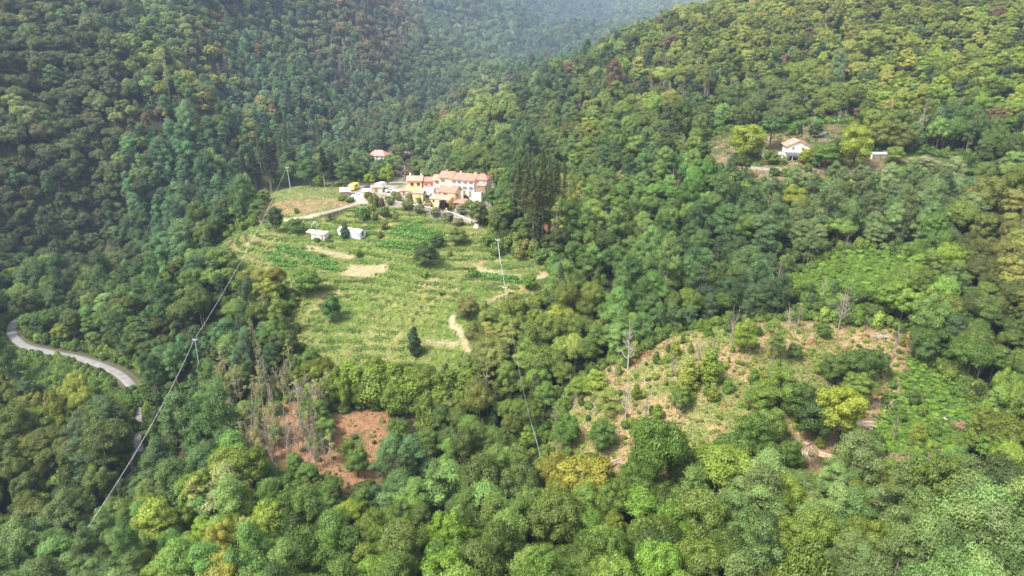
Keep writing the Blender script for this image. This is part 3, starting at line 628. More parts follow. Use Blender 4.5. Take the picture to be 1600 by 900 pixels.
def gn_scatter(name, P, rot, scl, tints, variant, sources):
    """one wood: a point for every tree, the trees' own meshes drawn at the points"""
    me = bpy.data.meshes.new(name); me.vertices.add(len(P)); me.vertices.foreach_set('co', np.asarray(P, np.float32).ravel())
    a = me.attributes.new('rot', 'FLOAT_VECTOR', 'POINT'); a.data.foreach_set('vector', np.asarray(rot, np.float32).ravel())
    a = me.attributes.new('scl', 'FLOAT_VECTOR', 'POINT'); a.data.foreach_set('vector', np.asarray(scl, np.float32).ravel())
    a = me.attributes.new('tint', 'FLOAT_COLOR', 'POINT'); a.data.foreach_set('color', np.c_[tints, np.ones(len(P))].astype(np.float32).ravel())
    a = me.attributes.new('variant', 'INT', 'POINT'); a.data.foreach_set('value', np.asarray(variant, np.int32))
    o = link(name, me); ng = bpy.data.node_groups.new(name + '_nodes', 'GeometryNodeTree')
    ng.interface.new_socket('Geometry', in_out='INPUT', socket_type='NodeSocketGeometry'); ng.interface.new_socket('Geometry', in_out='OUTPUT', socket_type='NodeSocketGeometry')
    gi = ng.nodes.new('NodeGroupInput'); go = ng.nodes.new('NodeGroupOutput'); jn = ng.nodes.new('GeometryNodeJoinGeometry'); L = ng.links.new
    def attr(nm, ty):
        q = ng.nodes.new('GeometryNodeInputNamedAttribute'); q.data_type = ty; q.inputs['Name'].default_value = nm; return q.outputs['Attribute']
    ar, asc, av = attr('rot', 'FLOAT_VECTOR'), attr('scl', 'FLOAT_VECTOR'), attr('variant', 'INT')
    for vi, objs in enumerate(sources):
        cmp_ = ng.nodes.new('FunctionNodeCompare'); cmp_.data_type = 'INT'; cmp_.operation = 'EQUAL'
        L(av, cmp_.inputs[2]); cmp_.inputs[3].default_value = vi
        for ob in objs:
            oi = ng.nodes.new('GeometryNodeObjectInfo'); oi.transform_space = 'ORIGINAL'; oi.inputs['Object'].default_value = ob; oi.inputs['As Instance'].default_value = True
            ip = ng.nodes.new('GeometryNodeInstanceOnPoints'); L(gi.outputs[0], ip.inputs['Points']); L(cmp_.outputs[0], ip.inputs['Selection']); L(oi.outputs['Geometry'], ip.inputs['Instance'])
            er = ng.nodes.new('FunctionNodeEulerToRotation'); L(ar, er.inputs[0]); L(er.outputs[0], ip.inputs['Rotation']); L(asc, ip.inputs['Scale']); L(ip.outputs[0], jn.inputs[0])
    L(jn.outputs[0], go.inputs[0]); md = o.modifiers.new('scatter', 'NODES'); md.node_group = ng; return o
rest = ~isch
variants, srcs = [], []
base = {}
for ki, kd in enumerate(KINDS_[:6]):
    got = [(SRC.get(c.name), SRC.get(t.name)) for c, t in SPC[kd]]; got = [g for g in got if g[0] and g[1]]
    if not got: got = [(SRC[SPC['oak'][0][0].name], SRC[SPC['oak'][0][1].name])]
    base[ki] = (len(srcs), len(got)); srcs += got
variant = np.array([base[int(s)][0] + int(v) % base[int(s)][1] for s, v in zip(spec, VAR)])
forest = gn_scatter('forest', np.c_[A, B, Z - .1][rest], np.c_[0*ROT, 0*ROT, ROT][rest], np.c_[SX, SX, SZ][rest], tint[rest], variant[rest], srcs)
tag(forest, kind='stuff')
print('TREES', n, cnt, 'rest', int(rest.sum()))
# undergrowth, first bushes of their own so that the masses can draw their meshes
def place_bush(name, px=None, py=None, s=1.0, tn=MID, label=None, group=None, xy=None, vi=0, hz=1.0, cat='shrub', rz=None):
    x, y = xy if xy is not None else hit(px, py, h_fin)
    o = link(name, BUSH[vi % len(BUSH)], None, (x, y, gz(x, y) - .05), rz if rz is not None else random.uniform(0, 6.28)); o.scale = (s, s, s * hz)
    o['tint'] = [float(q) for q in np.array(tn) * LEAF_GAIN]; tag(o, label, cat, group); return o
# ------------------------------------------------------------------ buildings and made things
M_TILE = None
def tile_build(c0, c1):
    def f(nt, b):
        tc = N(nt, 'ShaderNodeTexCoord'); w = N(nt, 'ShaderNodeTexWave', Scale=2.2, Distortion=1.5); w.bands_direction = 'X'
        no = N(nt, 'ShaderNodeTexNoise', Scale=1.3, Detail=5.0); r = N(nt, 'ShaderNodeValToRGB')
        r.color_ramp.elements[0].color = (*c0, 1); r.color_ramp.elements[1].color = (*c1, 1); r.color_ramp.elements[0].position = .3; r.color_ramp.elements[1].position = .7
        nt.links.new(tc.outputs['Object'], w.inputs[0]); nt.links.new(tc.outputs['Object'], no.inputs[0]); nt.links.new(no.outputs[0], r.inputs[0]); nt.links.new(r.outputs[0], b.inputs['Base Color'])
        bp = N(nt, 'ShaderNodeBump', Strength=.6, Distance=.08); nt.links.new(w.outputs[1], bp.inputs['Height']); nt.links.new(bp.outputs[0], b.inputs['Normal'])
    return f
M_TILE = nodemat('terracotta_tiles', tile_build((.36, .14, .10), (.50, .25, .19)))
M_TILE2 = nodemat('salmon_tiles', tile_build((.47, .20, .145), (.60, .33, .26)))
M_SHEET = plain('grey_sheet_roof', (.50, .50, .52), .15, .8, .6)
M_DARKSHEET = plain('dark_tarp', (.085, .095, .12), .2, .8, .6)
M_GLASSD = plain('dark_window_glass', (.045, .05, .06), .2, 1, .15)
M_WHITEW = plain('white_paint', (.64, .62, .59), .08, .8)
M_STONE = plain('field_stone', (.33, .30, .25), .35, 2.2)
M_CONC = plain('pale_concrete', (.50, .48, .44), .18, 1.0)
M_WOODP = plain('weathered_wood', (.27, .19, .13), .3, 2.0)
M_LOG = plain('cut_logs', (.42, .30, .21), .3, 2.0)
M_PLAST = plain('greenhouse_film', (.66, .68, .70), .10, .7, .4)
M_STEEL = plain('galvanised_steel', (.55, .56, .57), .1, 2, .5)
M_TYRE = plain('black_rubber', (.03, .03, .03), .1, 2)
def wallmat(name, c): return plain(name, c, .10, .5, .9)

def box_np(x0, x1, y0, y1, z0, z1):
    V = np.array([(x0,y0,z0),(x1,y0,z0),(x1,y1,z0),(x0,y1,z0),(x0,y0,z1),(x1,y0,z1),(x1,y1,z1),(x0,y1,z1)], float)
    return V, np.array([(0,3,2,1),(4,5,6,7),(0,1,5,4),(1,2,6,5),(2,3,7,6),(3,0,4,7)])
def pyobj(name, V, F, mat, parent, loc=(0, 0, 0), rz=0, bevel=0):
    me = bpy.data.meshes.new(name); me.from_pydata([tuple(map(float, v)) for v in V], [], [tuple(int(i) for i in f) for f in F]); me.update(); me.materials.append(mat)
    o = link(name, me, parent, loc, rz)
    if bevel: m = o.modifiers.new('b', 'BEVEL'); m.width = bevel; m.segments = 2; m.limit_method = 'ANGLE'
    return o
def boxo(name, b, mat, parent, bevel=0): V, F = box_np(*b); return pyobj(name, V, F, mat, parent, bevel=bevel)
def boxes(name, bs, mat, parent): V, F = join_np([box_np(*b) for b in bs]); return pyobj(name, V, F, mat, parent)
def root_at(name, px=None, py=None, rz=0, xyz=None, label=None, cat=None, group=None):
    if xyz is None:
        p = hit(px, py, h_fin); xyz = (p[0], p[1], gz(*p))
    r = bpy.data.objects.new(name, None); COL.objects.link(r); r.location = xyz; r.rotation_euler = (0, 0, math.radians(rz)); r.empty_display_size = .5
    return tag(r, label, cat, group)
def window_on(root, side, a, z, w=.8, h=1.0, L=0, D=0, shutters=None, frame=M_WHITEW, name='window'):
    """side f front (y=0), r right end (x=L), l left end"""
    def tr(bx):
        V, F = box_np(*bx)
        if side == 'f': P = V
        elif side == 'r': P = np.c_[L - V[:, 1], V[:, 0], V[:, 2]]
        else: P = np.c_[V[:, 1], D - V[:, 0], V[:, 2]]
        return P, F
    V, F = tr((a, a + w, -.035, .05, z, z + h)); p = pyobj(name, V, F, M_GLASSD if name == 'window' else shutters or M_WOODP, root)
    fr = [tr(q) for q in ((a-.09, a, -.06, .04, z-.08, z+h+.08), (a+w, a+w+.09, -.06, .04, z-.08, z+h+.08), (a, a+w, -.06, .04, z-.08, z), (a, a+w, -.06, .04, z+h, z+h+.08))]
    V, F = join_np(fr); pyobj('frame', V, F, frame, p)
    if name == 'window':
        V, F = tr((a + w/2 - .03, a + w/2 + .03, -.05, .0, z, z + h)); pyobj('mullion', V, F, frame, p)
        V, F = tr((a-.2, a+w+.2, -.14, .05, z-.18, z-.08)); pyobj('sill', V, F, M_CONC, p)
        if shutters:
            for s in (-1, 1):
                x0 = a - .09 - w/2 if s < 0 else a + w + .09
                V, F = tr((x0, x0 + w/2, -.09, -.04, z, z + h)); pyobj('shutter', V, F, shutters, p)
    return p
def gable_house(root, L, D, H, rise, wall_m, roof_m=M_TILE, axis_='x', over=.45, shed=False, hip=0.0, wall_name='wall'):
    """walls with their gables in one mesh, a tiled roof of real thickness over them"""
    b0 = -2.0
    if shed:      # single slope falling to the front
        V = [(0,0,b0),(L,0,b0),(L,D,b0),(0,D,b0),(0,0,H),(L,0,H),(L,D,H+rise),(0,D,H+rise)]; F = [(0,3,2,1),(4,5,6,7),(0,1,5,4),(1,2,6,5),(2,3,7,6),(3,0,4,7)]
        pyobj(wall_name, V, F, wall_m, root); s = rise / D; o = over; T = .14; g = .004
        R = [(-o,-o,H-o*s+g),(L+o,-o,H-o*s+g),(L+o,D+o,H+rise+o*s+g),(-o,D+o,H+rise+o*s+g)]; R += [(x, y, z + T) for x, y, z in R]
        return pyobj('roof', R, [(0,3,2,1),(4,5,6,7),(0,1,5,4),(1,2,6,5),(2,3,7,6),(3,0,4,7)], roof_m, root)
    if axis_ == 'x':
        V = [(0,0,b0),(L,0,b0),(L,D,b0),(0,D,b0),(0,0,H),(L,0,H),(L,D,H),(0,D,H),(0 + hip*D/2,D/2,H+rise),(L - hip*D/2,D/2,H+rise)]
        F = [(0,3,2,1),(0,1,5,4),(2,3,7,6),(1,2,6,9,5) if not hip else (1,2,6,5),(3,0,4,8,7) if not hip else (3,0,4,7),(4,5,9,8),(6,7,8,9)] + ([(5,6,9),(7,4,8)] if hip else [])
        s = rise / (D / 2); o = over; g = .01; hx = hip * D / 2
        low = [(-o,-o,H-o*s+g),(L+o,-o,H-o*s+g),(L+o,D+o,H-o*s+g),(-o,D+o,H-o*s+g),(-o + (hx+o if hip else 0),D/2,H+rise+g),(L+o-(hx+o if hip else 0),D/2,H+rise+g)]
    else:
        V = [(0,0,b0),(L,0,b0),(L,D,b0),(0,D,b0),(0,0,H),(L,0,H),(L,D,H),(0,D,H),(L/2,0,H+rise),(L/2,D,H+rise)]
        F = [(0,3,2,1),(0,1,5,8,4),(2,3,7,9,6),(1,2,6,5),(3,0,4,7),(5,6,9,8),(7,4,8,9)]
        s = rise / (L / 2); o = over; g = .01
        low = [(-o,-o,H-o*s+g),(-o,D+o,H-o*s+g),(L+o,D+o,H-o*s+g),(L+o,-o,H-o*s+g),(L/2,-o,H+rise+g),(L/2,D+o,H+rise+g)]
        if True: low = [low[3], low[2], low[1], low[0], low[4], low[5]]
    pyobj(wall_name, V, F, wall_m, root)
    T = .16; up = [(x, y, z + T) for x, y, z in low]; R = low + up
    FF = [(0,4,5,1)] if False else []
    f = [(0,1,5,4),(2,3,4,5),(1,2,5),(3,0,4)] if axis_ == 'x' else [(0,1,5,4),(2,3,4,5)]
    if axis_ == 'x' and not hip: f = f[:2]
    if axis_ == 'y': edge = [(0,1),(2,3),(1,5),(5,2),(3,4),(4,0)]
    elif hip: edge = [(0,1),(1,2),(2,3),(3,0)]
    else: edge = [(0,1),(2,3),(1,5),(5,2),(3,4),(4,0)]
    FF = [tuple(reversed(q)) for q in f] + [tuple(i + 6 for i in q) for q in f] + [(a, b, b + 6, a + 6) for a, b in edge]
    ro = pyobj('roof', R, FF, roof_m, root)
    return ro
def chimney(ro, x, y, z, h=1.1, w=.55):
    boxo('chimney', (x - w/2, x + w/2, y - w/2, y + w/2, z, z + h), M_WHITEW, ro); boxo('chimney_cap', (x - w/2 - .1, x + w/2 + .1, y - w/2 - .1, y + w/2 + .1, z + h, z + h + .12), M_TILE, ro)
def wf(root, xs, z, w=.75, h=1.0, **k):
    for x in xs: window_on(root, 'f', x, z, w, h, **k)
def along(root, d, back=0.0, dz=0.0):
    a = root.rotation_euler.z; return (root.location[0] + math.cos(a) * d - math.sin(a) * back, root.location[1] + math.sin(a) * d + math.cos(a) * back, root.location[2] + dz)

Y1, PINK, PEACH, ORG, CREAM, YEL, OCH, BLG = (.82, .67, .36), (.72, .62, .57), (.80, .53, .24), (.74, .32, .18), (.80, .68, .48), (.84, .66, .32), (.80, .54, .22), (.58, .56, .60)
SHG = plain('green_shutter', (.10, .15, .11), .1)
SHB = plain('brown_shutter', (.16, .08, .05), .1)
# the long house on top of the hamlet: pale yellow end, pink-white middle, gabled right end
h1 = root_at('row_house', 687, 304, -20, label='tall pale yellow house joined to the long pinkish white one in the hamlet', cat='house')
ro = gable_house(h1, 4.7, 6.5, 6.3, 1.5, wallmat('pale_yellow_render', Y1)); wf(h1, (1.0,), 4.6, shutters=SHG); wf(h1, (.9,), 2.6, shutters=SHG); wf(h1, (.9, 3.2), .6); window_on(h1, 'f', 2.3, 0, .9, 2.0, name='door'); chimney(ro, 1.2, 4.2, 7.0)
h2 = root_at('row_house', rz=-20, xyz=along(h1, 4.7, -.35), label='long pinkish white house with red tiled roof and many small windows', cat='house')
ro = gable_house(h2, 8.8, 7.2, 6.0, 1.5, wallmat('pinkish_white_render', PINK)); wf(h2, (.9, 2.9, 5.2, 7.4), 4.6, .6, .75, shutters=SHG); wf(h2, (.9, 2.9, 4.9, 7.4), 2.6, .7, 1.1, shutters=SHG); wf(h2, (1.2, 2.9), .6)
for x in (4.6, 6.8): window_on(h2, 'f', x, 0, 1.0, 2.2, name='door')
chimney(ro, 7.6, 4.4, 7.0); chimney(ro, 2.0, 4.4, 7.0)
h3 = root_at('row_house', rz=-12, xyz=along(h2, 8.8, 1.2), label='pink house with hipped red roof at the right end of the long row', cat='house')
ro = gable_house(h3, 4.0, 7.6, 6.3, 1.9, wallmat('pale_pink_render', (.74, .56, .48)), M_TILE, hip=.5); wf(h3, (.8, 2.8), 4.5, .6, .9); window_on(h3, 'r', 1.5, 4.3, .6, .9, L=4.0, D=7.6); window_on(h3, 'r', 4.2, 4.3, .6, .9, L=4.0, D=7.6)
t_ = root_at('terrace', rz=-12, xyz=along(h3, -.3, -3.4), label='white walled roof terrace in front of the pink hipped house', cat='terrace')
boxo('terrace_block', (0, 3.2, 0, 2.95, -2, 1.7), M_WHITEW, t_); boxes('parapet', [(0, 3.2, 0, .15, 1.7, 2.4), (3.05, 3.2, .15, 2.95, 1.7, 2.4)], M_WHITEW, t_); gable_house(root_at('awning', rz=-12, xyz=along(h3, 1.0, -1.55, 2.9), label='small red tiled canopy above the white roof terrace', cat='canopy'), 3.0, 1.5, 1.5, .5, M_WOODP, M_TILE2, shed=True, over=.15)
h4 = root_at('row_house', 678, 300, -10, label='narrow cream house between the orange house and the tall yellow one', cat='house')
gable_house(h4, 2.7, 5.2, 4.5, 1.2, wallmat('cream_render', CREAM), M_TILE2); wf(h4, (1.0,), 3.0, .7, 1.0, shutters=SHG); wf(h4, (1.2,), .7, .7, 1.1)
h5 = root_at('row_house', 661, 298, -4, label='bright orange house under a darker roof between peach and cream ones', cat='house')
gable_house(h5, 3.9, 5.0, 3.5, 1.0, wallmat('orange_render', ORG), nodemat('brown_tiles', tile_build((.30, .15, .12), (.42, .24, .20)))); wf(h5, (.9, 2.9), 1.8, .7, .9)
h6 = root_at('row_house', 637, 298, 0, label='peach house with two dark windows and two chimneys at the left end', cat='house')
ro = gable_house(h6, 5.2, 5.4, 3.7, 1.1, wallmat('peach_render', PEACH), M_TILE2); wf(h6, (1.2, 3.5), 1.9, .95, .95, frame=SHB); chimney(ro, .7, 3.4, 4.5, 1.4); chimney(ro, 4.7, 3.4, 4.5, 1.2)
h7 = root_at('house_annexe', 645, 314, -3, label='small ochre yellow annexe with pinkish roof in front of the peach house', cat='annexe')
gable_house(h7, 3.6, 3.8, 2.7, .5, wallmat('ochre_render', OCH), M_TILE2, shed=True, over=.2); wf(h7, (.9, 2.3), .7, .5, .6); wf(h7, (2.2,), 1.9, .4, .4)
h8 = root_at('house_annexe', 661, 310, -8, label='grey-lilac flat roofed annexe with a terrace below the orange house', cat='annexe')
boxo('wall', (0, 3.9, 0, 4.2, -2, 3.0), wallmat('lilac_render', BLG), h8); boxes('parapet', [(-.05, 3.95, -.05, .12, 3.0, 3.6), (-.05, .12, .12, 4.2, 3.0, 3.6), (3.78, 3.95, .12, 4.2, 3.0, 3.6)], wallmat('lilac_render_light', (.66, .62, .66)), h8); window_on(h8, 'f', .5, 2.0, .7, .7); window_on(h8, 'f', 2.6, 1.2, .5, .7)
# the yellow house in front
h9 = root_at('yellow_house', 685, 318, -27, label='yellow house with stepped red roofs in front of the long row', cat='house')
WY = wallmat('strong_yellow_render', YEL); ro = gable_house(h9, 6.6, 4.6, 4.5, 1.3, WY, M_TILE); wf(h9, (.5, 2.3, 3.1), 3.0, .45, .9, shutters=SHG); window_on(h9, 'r', 1.6, 2.8, .6, .9, L=6.6, D=4.6, shutters=SHG); chimney(ro, 5.2, 2.8, 5.2, .9)
w9 = boxo('wing_wall', (-1.6, 6.0, -2.6, -.01, -2, 2.3), WY, h9)
V = [(-1.95, -2.95, 2.16), (6.3, -2.95, 2.16), (6.3, -.02, 3.12), (-1.95, -.02, 3.12)]; V += [(x, y, z + .14) for x, y, z in V]
pyobj('wing_roof', V, [(0,3,2,1),(4,5,6,7),(0,1,5,4),(1,2,6,5),(2,3,7,6),(3,0,4,7)], M_TILE2, h9)
V, F = box_np(-.6, .2, -2.64, -2.5, .9, 1.8); pyobj('window', V, F, M_GLASSD, h9); V, F = box_np(3.2, 4.2, -2.64, -2.5, 0, 2.0); pyobj('door', V, F, M_WOODP, h9)
h10 = root_at('porch', 707, 326, -20, label='open porch with red tiled roof on white posts beside the yellow house', cat='porch')
V = [(-.2,-.3,2.1),(4.6,-.3,2.1),(4.6,3.0,3.0),(-.2,3.0,3.0)]; V += [(x,y,z+.14) for x,y,z in V]; pyobj('porch_roof', V, [(0,3,2,1),(4,5,6,7),(0,1,5,4),(1,2,6,5),(2,3,7,6),(3,0,4,7)], M_TILE, h10)
for x in (.1, 2.2, 4.2): boxo('post', (x, x+.25, 0, .25, -1.5, 2.17), M_WHITEW, h10)
boxo('back_wall', (0, 4.4, 2.6, 2.8, -1.5, 2.85), plain('shade_toned_wall', (.12, .08, .06)), h10)  # shade inside the open porch is put into this wall's dark colour
# smaller roofs round the hamlet
def shed(px, py, rz, L, D, H, rise, wall, roof, label, name='shed', cat='shed', door=True, **k):
    r = root_at(name, px, py, rz, label=label, cat=cat); gable_house(r, L, D, H, rise, wall, roof, over=.2, **k)
    if door: window_on(r, 'f', L * .35, 0, .8, min(1.7, H * .85), name='door', frame=M_WOODP)
    return r
shed(532, 309, 12, 3.4, 3.2, 2.0, .7, M_WOODP, M_SHEET, 'wooden shed with tilted pale sheet roof at the field corner', shed=True)
shed(566, 307, 8, 3.0, 2.6, 1.7, .5, M_WHITEW, M_SHEET, 'low white shed with grey roof next to the garden plots', shed=True)
shed(580, 301, 5, 4.0, 2.6, 1.8, .6, wallmat('pink_plaster', (.62, .48, .38)), M_TILE2, 'pink garden shed with faded tiles left of the white camper')
shed(752, 311, -16, 4.4, 3.2, 1.5, .6, M_STONE, nodemat('orange_tiles', tile_build((.45, .22, .11), (.58, .34, .19))), 'low stone outbuilding with flat orange roof beside the slender conifer', shed=True)
shed(625, 305, 4, 3.0, 2.4, 1.5, .3, wallmat('pinkish_garden_wall', (.72, .55, .48)), M_TILE2, 'small pinkish lean-to at the left foot of the peach house', shed=True)
shed(611, 306, -5, 2.6, 2.2, 1.3, .3, M_CONC, M_SHEET, 'pale concrete coop among the olives left of the lean-to', shed=True)
shed(772, 272, -15, 4.6, 4, 3.0, 1.2, wallmat('grey_render', (.5, .47, .43)), nodemat('grey_tiles', tile_build((.24, .19, .17), (.36, .30, .27))), 'grey roofed cottage half hidden above the slender conifer', name='cottage', cat='house')
shed(796, 277, -25, 4.0, 4, 3.0, 1.2, wallmat('buff_render', (.62, .5, .38)), M_TILE, 'red roofed cottage half hidden left of the tall spruces', name='cottage', cat='house')
shed(762, 341, -15, 3.6, 3, 1.9, .4, M_WOODP, M_SHEET, 'dark open lean-to under trees at the right end of the hamlet', shed=True)
shed(662, 324, -6, 2.3, 1.8, 1.2, .4, M_STONE, M_TILE, 'tiny red tiled well house on the hamlet retaining wall')
# white shed and greenhouse in the terraces
s1 = shed(487, 374, -14, 4.4, 2.8, 1.75, .25, M_WHITEW, plain('faded_red_felt', (.50, .38, .35), .3, 2), 'white block shed with a faded reddish flat roof in the terraces', shed=True, door=False)
window_on(s1, 'f', 3.4, 0, .7, 1.5, name='door'); window_on(s1, 'f', 1.2, .9, .3, .8)
s2 = root_at('lean_to', 480, 371, -14, label='open lean-to with pink sheet roof against the white shed', cat='shelter')
V = [(-.3,-.1,1.7),(1.7,-.1,1.7),(1.7,2.2,2.0),(-.3,2.2,2.0)]; V += [(x,y,z+.08) for x,y,z in V]; pyobj('lean_to_roof', V, [(0,3,2,1),(4,5,6,7),(0,1,5,4),(1,2,6,5),(2,3,7,6),(3,0,4,7)], wallmat('pink_sheet', (.7, .5, .45)), s2)
for x, y in ((-.2, 0), (1.4, 0), (-.2, 2.0)): boxo('post', (x, x+.12, y, y+.12, -.8, 1.75), M_WOODP, s2)
g1 = root_at('greenhouse', 528, 366, -23, label='long white film greenhouse standing on the grassy terrace', cat='greenhouse')
Lg, Dg, Hg, Rg = 8.4, 3.0, 1.4, .65
V = [(0,0,-.8),(Lg,0,-.8),(Lg,Dg,-.8),(0,Dg,-.8),(0,0,Hg),(Lg,0,Hg),(Lg,Dg,Hg),(0,Dg,Hg),(0,Dg/2,Hg+Rg),(Lg,Dg/2,Hg+Rg)]
pyobj('film_walls', V, [(0,1,5,4),(2,3,7,6),(1,2,6,9,5),(3,0,4,8,7)], M_PLAST, g1)
V = [(-.1,-.1,Hg),(Lg+.1,-.1,Hg),(Lg+.1,Dg/2,Hg+Rg+.05),(-.1,Dg/2,Hg+Rg+.05),(Lg+.1,Dg+.1,Hg),(-.1,Dg+.1,Hg)]; V += [(x,y,z+.04) for x,y,z in V]
pyobj('film_roof', V, [(6,7,8,9),(9,8,10,11),(0,3,2,1),(3,5,4,2),(0,1,7,6),(1,2,8,7),(2,4,10,8),(4,5,11,10),(5,3,9,11),(3,0,6,9)], plain('white_roof_film', (.80, .81, .84), .05, 1, .4), g1)
for i in range(7): x = .1 + i * 1.35; boxo('frame_post', (x-.04, x+.04, -.06, .02, -.8, Hg), M_STEEL, g1)
boxo('door', (Lg+.0, Lg+.04, 1.1, 1.9, -.1, 1.35), M_GLASSD, g1)
ar = root_at('trellis_arch', 487, 357, -10, label='white metal trellis arch behind the white block shed', cat='trellis')
for y in (0, 1.2):
    V, F = tube_np([(0, y, -.2), (0, y, 1.3), (.35, y, 1.9), (.9, y, 2.1), (1.45, y, 1.9), (1.8, y, 1.3), (1.8, y, -.2)], [.05]*7, 6); pyobj('hoop', V, F, M_WHITEW, ar)
boxes('rail', [(-.03, .03, .05, 1.15, 1.2, 1.26), (.87, .93, .05, 1.15, 2.05, 2.11), (1.77, 1.83, .05, 1.15, 1.2, 1.26)], M_WHITEW, ar)
# farmhouse on its terrace
f1 = root_at('farmhouse', 1228, 248, -8, label='white farmhouse with salmon tiled gable roof on the hillside terrace', cat='house')
gable_house(f1, 7.6, 7.0, 4.5, 1.7, wallmat('white_lime_render', (.82, .74, .62)), M_TILE2, axis_='y', over=.6); wf(f1, (1.7, 4.9), 3.2, .7, .8); wf(f1, (5.6,), 1.0, .8, 1.0); window_on(f1, 'f', 4.2, 0, .9, 2.0, name='door')
f2 = root_at('veranda', 1227, 252, -8, label='dark sheet roofed veranda below the white farmhouse', cat='veranda')
V = [(0,-.4,2.0),(4.4,-.4,2.0),(4.4,2.3,2.9),(0,2.3,2.9)]; V += [(x,y,z+.08) for x,y,z in V]; pyobj('veranda_roof', V, [(0,3,2,1),(4,5,6,7),(0,1,5,4),(1,2,6,5),(2,3,7,6),(3,0,4,7)], M_DARKSHEET, f2)
for x in (.1, 2.1, 4.2): boxo('post', (x, x+.15, -.2, -.05, -1, 2.05), M_WHITEW, f2)
shed(1190, 248, 5, 2.6, 2.4, 2.2, .5, wallmat('beige_block', (.66, .56, .44)), wallmat('mossy_felt', (.42, .42, .24)), 'small beige hut left of the farmhouse veranda', shed=True)
shed(1212, 249, 0, 2.6, 2.2, 1.7, .4, M_WHITEW, M_CONC, 'low whitewashed store between the beige hut and the farmhouse', shed=True)
shed(1364, 247, 0, 5.6, 2.0, 1.3, .3, M_STONE, M_SHEET, 'long low grey shed below the parked grey car', shed=True)
pb = root_at('pillar', 1361, 248, 0, label='white gate pillar at the end of the long low shed', cat='pillar'); boxo('pillar_body', (-.3, .3, -.3, .3, -1, 2.0), M_WHITEW, pb, .03); boxo('pillar_cap', (-.4, .4, -.4, .4, 2.0, 2.15), M_CONC, pb)
tp = root_at('tarpaulin', 1396, 240, 0, label='green tarpaulin cover over a frame right of the grey car', cat='tarpaulin')
V, F = tube_np([(0, y, .2) for y in np.linspace(0, 3.2, 6)], [1.25, 1.3, 1.22, 1.3, 1.24, 1.3], 12); V[:, 2] = np.maximum(V[:, 2], -.4); pyobj('cover', V, F, plain('green_tarp', (.16, .34, .22), .15), tp); boxo('end_panel', (-1.2, 1.2, -.06, .0, -.4, 1.0), M_GLASSD, tp)
# far house by the stream bridge
f3 = root_at('riverside_house', 576, 250, -8, label='far house with bright red hipped roof down by the stream', cat='house')
gable_house(f3, 10.5, 8, 2.8, 2.6, M_WHITEW, nodemat('red_tiles', tile_build((.55, .20, .17), (.66, .30, .27))), hip=.7); wf(f3, (1.5, 4.8, 8), 1.3, 1, 1.2)
def wall_line(name, pts_px, h, th, mat, label, lift=-.8, cap=None, cat='wall'):
    P = [hit(*q, h_fin) for q in pts_px]; P = np.array(smooth_line(P, 5)); T = unit(np.gradient(P, axis=0)); Nn = np.c_[-T[:, 1], T[:, 0]]; z = h_fin(P[:, 0], P[:, 1]); V, F = [], []
    for _ in range(4): z[1:-1] = (z[:-2] + z[2:]) / 2
    for p, m, zz in zip(P, Nn, z):
        a, b = p - m * th / 2, p + m * th / 2; V += [(*a, zz + lift), (*b, zz + lift), (*b, zz + h), (*a, zz + h)]
    for i in range(len(P) - 1):
        for j in range(4): F.append((i*4+j, i*4+(j+1) % 4, (i+1)*4+(j+1) % 4, (i+1)*4+j))
    F += [(3,2,1,0), tuple(len(V) - 4 + k for k in range(4))]
    c = np.array([P[0, 0], P[0, 1], z[0]]); r = bpy.data.objects.new(name, None); COL.objects.link(r); r.location = c; tag(r, label, cat)
    pyobj('masonry', np.array(V) - c, F, mat, r)
    if cap:
        V = []
        for p, m, zz in zip(P, Nn, z): a, b = p - m * (th/2 + .08), p + m * (th/2 + .08); V += [(*a, zz + h), (*b, zz + h), (*b, zz + h + .1), (*a, zz + h + .1)]
        pyobj('coping', np.array(V) - c + [0, 0, .003], F, cap, r)
    return r
wall_line('retaining_wall', [(598, 318), (622, 320), (645, 324), (672, 329), (700, 335), (722, 343), (737, 350)], 1.0, .5, M_STONE, 'long grey stone retaining wall along the front of the hamlet', cap=M_CONC)
wall_line('garden_wall', [(552, 309), (562, 311), (578, 309)], .9, .3, M_WHITEW, 'low white wall running in front of the garden sheds')
wall_line('terrace_wall', [(1160, 262), (1190, 266), (1230, 270), (1275, 268)], .9, .5, M_STONE, 'rough dry stone terrace wall below the farmhouse')
wall_line('bridge_parapet', [(606, 246), (620, 243), (636, 241)], .8, .5, M_CONC, 'pale concrete bridge parapet right of the far red roofed house', cap=M_STONE)
gp = root_at('stone_steps', 739, 356, -15, label='pale stone steps at the right end of the retaining wall', cat='steps')
boxes('steps', [(0, 1.6, i*.4, i*.4+.4, -1, .15 + i*.22) for i in range(5)], M_CONC, gp)
for px in (537, 543): pass

